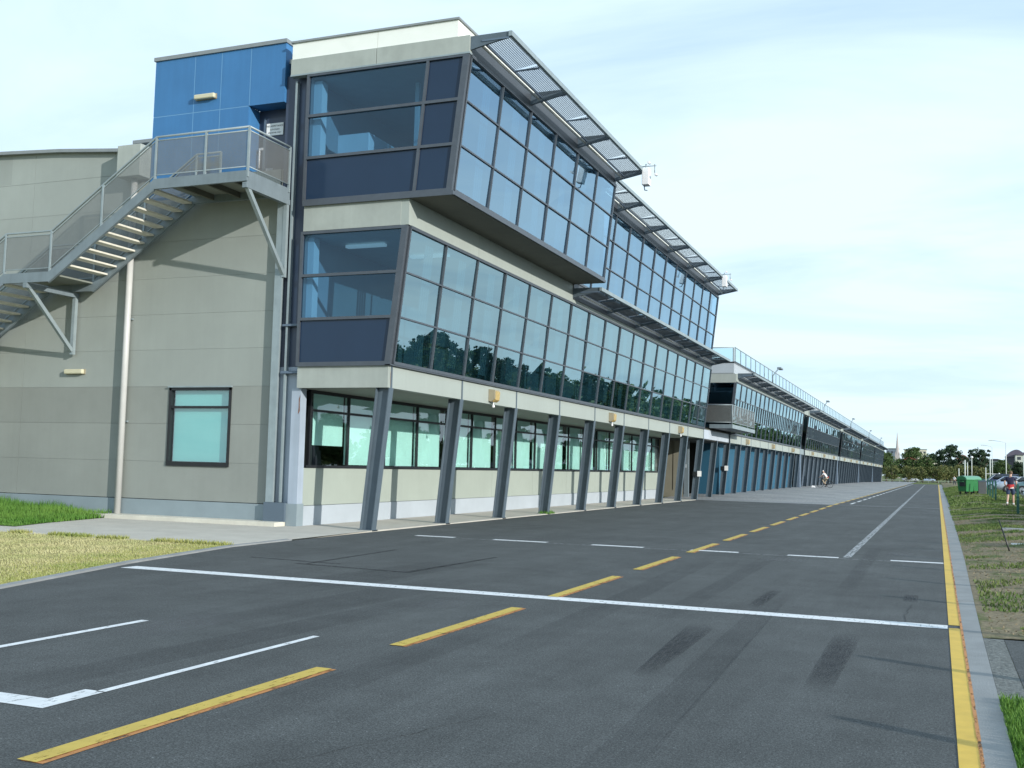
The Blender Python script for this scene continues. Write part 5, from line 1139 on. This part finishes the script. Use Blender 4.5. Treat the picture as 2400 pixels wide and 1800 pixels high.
# ---------------------------------------------------------------- people
M['skin'] = mat('skin', (.56, .36, .27), .55, .04, 6); M['hair'] = mat('brown_hair', (.12, .07, .035), .6, .15, 20); M['navycloth'] = mat('navy_cloth', (.022, .022, .055), .85, .1, 6); M['redcloth'] = mat('red_cloth', (.42, .03, .03), .85, .1, 8)
M['whitecloth'] = mat('white_cloth', (.75, .75, .76), .85, .05, 6); M['khaki'] = mat('khaki_cloth', (.42, .35, .25), .85, .08, 6); M['shoe'] = mat('dark_shoe', (.03, .03, .03), .6, .1); M['denim'] = mat('dark_denim', (.03, .05, .10), .85, .1, 10); M['pink'] = mat('pink_cloth', (.55, .08, .25), .85, .08, 6)
def skin_mesh(name, chains, m, parent, root=0, sub=1):
    vs, rs, es, idx = [], [], [], {}
    def vid(p, r):
        k = tuple(round(c, 4) for c in p)
        if k not in idx: idx[k] = len(vs); vs.append(p); rs.append(r)
        return idx[k]
    for ch in chains:
        prev = None
        for p, r in ch:
            i = vid(p, r)
            if prev is not None and prev != i: es.append((prev, i))
            prev = i
    me = bpy.data.meshes.new(name); me.from_pydata(vs, es, []); me.materials.append(M[m]); o = bpy.data.objects.new(name, me); COL.objects.link(o); o.parent = parent
    md = o.modifiers.new('skin', 'SKIN'); md.use_smooth_shade = True
    for i, r in enumerate(rs):
        d = me.skin_vertices[0].data[i]; rr = r if isinstance(r, tuple) else (r, r); d.radius = rr; d.use_root = (i == root)
    sb = o.modifiers.new('sub', 'SUBSURF'); sb.levels = sub; sb.render_levels = sub
    return o
def V3(a, b, t): return tuple(lerp(a[i], b[i], t) for i in range(3))
def person(loc, rz, label, J, cloth, cat='person', seated=False):
    """J: joints in local metres; facing +y"""
    t = thing('person', loc, label, cat, local=True); t.rotation_euler = (0, 0, rz)
    pel, ches, neck, head = J['pelvis'], J['chest'], J['neck'], J['head']
    ch = [[(pel, (.15, .105)), (V3(pel, ches, .5), (.125, .09)), (ches, (.155, .105)), (neck, .052), (V3(neck, head, .55), .075), (head, (.078, .092)), (tuple(head[i]+(J['headup'][i])*.09 for i in range(3)), .06)]]
    for s_ in ('L', 'R'):
        sh, el, wr, ha = J['sh'+s_], J['el'+s_], J['wr'+s_], J['ha'+s_]
        ch.append([(ches, (.155, .105)), (sh, .055), (el, .040), (wr, .028), (ha, (.036, .018))])
        d = Vector(ha)-Vector(wr); d.normalize(); sd = d.cross(Vector((0, 1, .2))).normalized()
        for f in range(4):
            o_ = sd*(f-1.5)*.019; L_ = (.030, .036, .034, .026)[f]
            a = Vector(ha)+o_+d*.012; c1 = a+d*L_; c2 = c1+(d*.7+Vector((0, .6, -.3))).normalized()*L_*.9
            ch.append([(ha, (.036, .018)), (tuple(a), .010), (tuple(c1), .0085), (tuple(c2), .007)])
        th_ = V3(wr, ha, .5); a = Vector(th_)+Vector((0, .03, 0)); ch.append([(ha, (.036, .018)), (tuple(a), .011), (tuple(a+d*.035), .009)])
        hi, kn, an, to = J['hi'+s_], J['kn'+s_], J['an'+s_], J['to'+s_]
        ch.append([(pel, (.15, .105)), (hi, .088), (V3(hi, kn, .5), .072), (kn, .055), (V3(kn, an, .4), .052), (an, .036), (to, .038)])
    skin_mesh('body', ch, 'skin', t)
    def limb(nm, pts, m): return skin_mesh(nm, pts, m, t)
    limb('shirt', [[(V3(pel, ches, .0), (.165, .12)), (V3(pel, ches, .5), (.145, .11)), (ches, (.172, .122)), (V3(ches, neck, .55), (.135, .10)), (V3(ches, neck, .95), (.085, .075))]]+[[(ches, (.172, .122)), (J['sh'+s_], .068), (V3(J['sh'+s_], J['el'+s_], .7), .056)] for s_ in 'LR'], cloth['shirt'])
    limb('shorts' if cloth.get('short') else 'trousers', [[(tuple(pel[i]+(.05 if i == 2 else 0) for i in range(3)), (.165, .125)), (pel, (.172, .13))]]+[[(pel, (.172, .13)), (J['hi'+s_], .105), (V3(J['hi'+s_], J['kn'+s_], .5), .096)]+([(V3(J['hi'+s_], J['kn'+s_], .85), .088)] if cloth.get('short') else [(J['kn'+s_], .075), (V3(J['kn'+s_], J['an'+s_], .9), .055)]) for s_ in 'LR'], cloth['legs'])
    hu = Vector(J['headup'])
    if cloth.get('helmet'): limb('helmet', [[(tuple(Vector(head)+hu*.05+Vector((0, -.05, 0))), (.10, .10)), (tuple(Vector(head)+hu*.075+Vector((0, .05, 0))), (.095, .10))]], cloth['helmet'])
    else: limb('hair', [[(tuple(Vector(head)+Vector((0, -.045, -.07))), .085), (tuple(Vector(head)+hu*.04+Vector((0, -.035, 0))), .102), (tuple(Vector(head)+hu*.09+Vector((0, .015, 0))), .085)]], 'hair')
    fc = MB()
    for s_ in (-1, 1): fc.tube([(head[0]+s_*.032, head[1]+.082, head[2]+.01), (head[0]+s_*.032, head[1]+.094, head[2]+.01)], .010, 8)
    fc.box(head[0]-.022, head[0]+.022, head[1]+.085, head[1]+.094, head[2]-.055, head[2]-.045); fc.build('eyes_and_mouth', 'shoe', t)
    fc = MB(); fc.hexa([(head[0]-.012, head[1]+.085, head[2]-.03), (head[0]+.012, head[1]+.085, head[2]-.03), (head[0]+.012, head[1]+.08, head[2]-.03), (head[0]-.012, head[1]+.08, head[2]-.03), (head[0]-.006, head[1]+.088, head[2]+.01), (head[0]+.006, head[1]+.088, head[2]+.01), (head[0]+.006, head[1]+.08, head[2]+.01), (head[0]-.006, head[1]+.08, head[2]+.01)])
    for v_ in (1, -1): fc.tube([(head[0]+v_*.078, head[1]-.01, head[2]-.025), (head[0]+v_*.088, head[1]-.015, head[2]+.02)], .013, 6)
    fc.build('nose_and_ears', 'skin', t)
    for s_ in 'LR':
        an, to = J['an'+s_], J['to'+s_]
        limb('shoe', [[(tuple(Vector(an)+Vector((0, -.04, -.04))), .045), (tuple(Vector(V3(an, to, .5))+Vector((0, 0, -.012))), .046), (tuple(Vector(to)+Vector((0, .04, 0))), .036)]], cloth['shoes'])
        if cloth.get('socks'): limb('sock', [[(an, .044), (V3(an, J['kn'+s_], .28), .052)]], cloth['socks'])
    return t
walk = dict(pelvis=(0, 0, .95), chest=(0, .02, 1.32), neck=(0, .02, 1.50), head=(0.01, .05, 1.66), headup=(0, 0, 1), shL=(-.19, .02, 1.42), shR=(.19, .02, 1.42), elL=(-.27, -.06, 1.16), elR=(.27, .0, 1.16), wrL=(-.20, .06, .96), wrR=(.24, .16, .98), haL=(-.19, .10, .90), haR=(.22, .22, .95),
            hiL=(-.10, 0, .90), hiR=(.10, 0, .90), knL=(-.12, -.06, .50), knR=(.11, .10, .50), anL=(-.14, -.20, .13), anR=(.12, .12, .09), toL=(-.15, -.10, .04), toR=(.13, .25, .04))
pp = person((3.35, 58.2, HV(3.3, 58)), R(-8), 'person walking away in dark top and shorts, red jacket tied round the waist', walk, dict(shirt='navycloth', legs='denim', short=True, shoes='shoe', socks='whitecloth'))
skin_mesh('jacket', [[((-.17, .0, 1.04), (.05, .08)), ((0, -.11, 1.02), (.07, .06)), ((.17, .0, 1.05), (.05, .08)), ((.0, .13, 1.03), (.05, .05)), ((-.17, .0, 1.04), (.05, .08))], [((0, -.11, 1.02), (.07, .06)), ((-.06, -.13, .90), (.10, .03)), ((-.06, -.12, .82), (.08, .02))]], 'redcloth', pp)
skin_mesh('shirt_hem', [[((-.1, -.115, .90), (.05, .03)), ((.12, -.10, .91), (.06, .03))]], 'whitecloth', pp)
far = dict(walk); person((2.8, 206, .02), R(150), 'far pedestrian in white top near the end of the verge', far, dict(shirt='whitecloth', legs='navycloth', shoes='shoe'))
far2 = dict(walk); person((3.5, 207, .02), R(170), 'far pedestrian in pink top beside the one in white', far2, dict(shirt='pink', legs='khaki', shoes='shoe'))
# cyclist (bike frame in local: forward = +y)
CB = Vector((-10.3, 109, HA(-10.3, 109)))
rz = R(68)
ride = dict(pelvis=(0, -.20, .98), chest=(0, .06, 1.30), neck=(0, .16, 1.45), head=(0, .22, 1.60), headup=(0, .15, .98), shL=(-.18, .10, 1.40), shR=(.18, .10, 1.40), elL=(-.24, .26, 1.18), elR=(.24, .26, 1.18), wrL=(-.24, .46, 1.05), wrR=(.24, .46, 1.05), haL=(-.24, .51, 1.03), haR=(.24, .51, 1.03),
            hiL=(-.10, -.17, .93), hiR=(.10, -.17, .93), knL=(-.12, .24, .78), knR=(.12, .12, .56), anL=(-.12, .03, .42), anR=(.12, -.05, .16), toL=(-.12, .16, .38), toR=(.12, .10, .12))
person(tuple(CB), rz, 'cyclist in white top, dark waist pack and khaki trousers riding past the garages', ride, dict(shirt='whitecloth', legs='khaki', shoes='shoe', helmet='whitecloth'))
bk = thing('bicycle', tuple(CB), 'dark bicycle ridden by the cyclist in white', 'bicycle', local=True); bk.rotation_euler = (0, 0, rz)
for wy in (-.50, .52):
    b = MB(); n = 28; b.tube([(0, wy+.33*math.cos(2*math.pi*i/n), .345+.33*math.sin(2*math.pi*i/n)) for i in range(n+1)], .018, 6, False); wo = b.build('wheel', 'tyre', bk)
    b = MB()
    for i in range(14): b.tube([(0, wy, .345), (0, wy+.32*math.cos(2*math.pi*i/14), .345+.32*math.sin(2*math.pi*i/14))], .003, 4)
    b.tube([(-.04, wy, .345), (.04, wy, .345)], .02, 8); b.build('spokes', 'rim', wo)
b = MB(); [b.tube(p_, .017, 8) for p_ in ([(0, -.10, .30), (0, -.22, .85)], [(0, -.10, .30), (0, .38, .80)], [(0, -.20, .78), (0, .36, .88)], [(0, -.50, .345), (0, -.10, .30)], [(0, -.50, .345), (0, -.20, .78)], [(0, .36, .95), (0, .52, .345)])]; b.build('frame', 'black', bk)
b = MB(); b.tube([(-.27, .50, 1.0), (-.1, .42, .98), (.1, .42, .98), (.27, .50, 1.0)], .013, 8); b.build('handlebar', 'black', bk); MB().box(-.07, .07, -.36, -.08, .84, .89).build('saddle', 'black', bk, bevel=.02)
b = MB(); b.tube([(-.12, .03, .36), (-.03, -.10, .30), (.03, -.10, .30), (.12, -.05, .12)], .012, 6); b.box(-.16, -.08, -.02, .08, .34, .36); b.box(.08, .16, -.10, .02, .10, .12); b.build('pedals', 'black', bk)
MB().tube([(.02, -.10, .30), (.035, -.10, .30)], .09, 16).build('chainring', 'steel_dk', bk)
skin_mesh('waist_pack', [[((-.10, -.30, 1.04), .07), ((.10, -.30, 1.04), .07)]], 'redcloth', [o for o in bpy.data.objects if o.name.startswith('person') and o.get('label', '').startswith('cyclist')][0])

# cast shadow owner near the camera: tall sign pole outside the frame
bpy.context.view_layer.update()
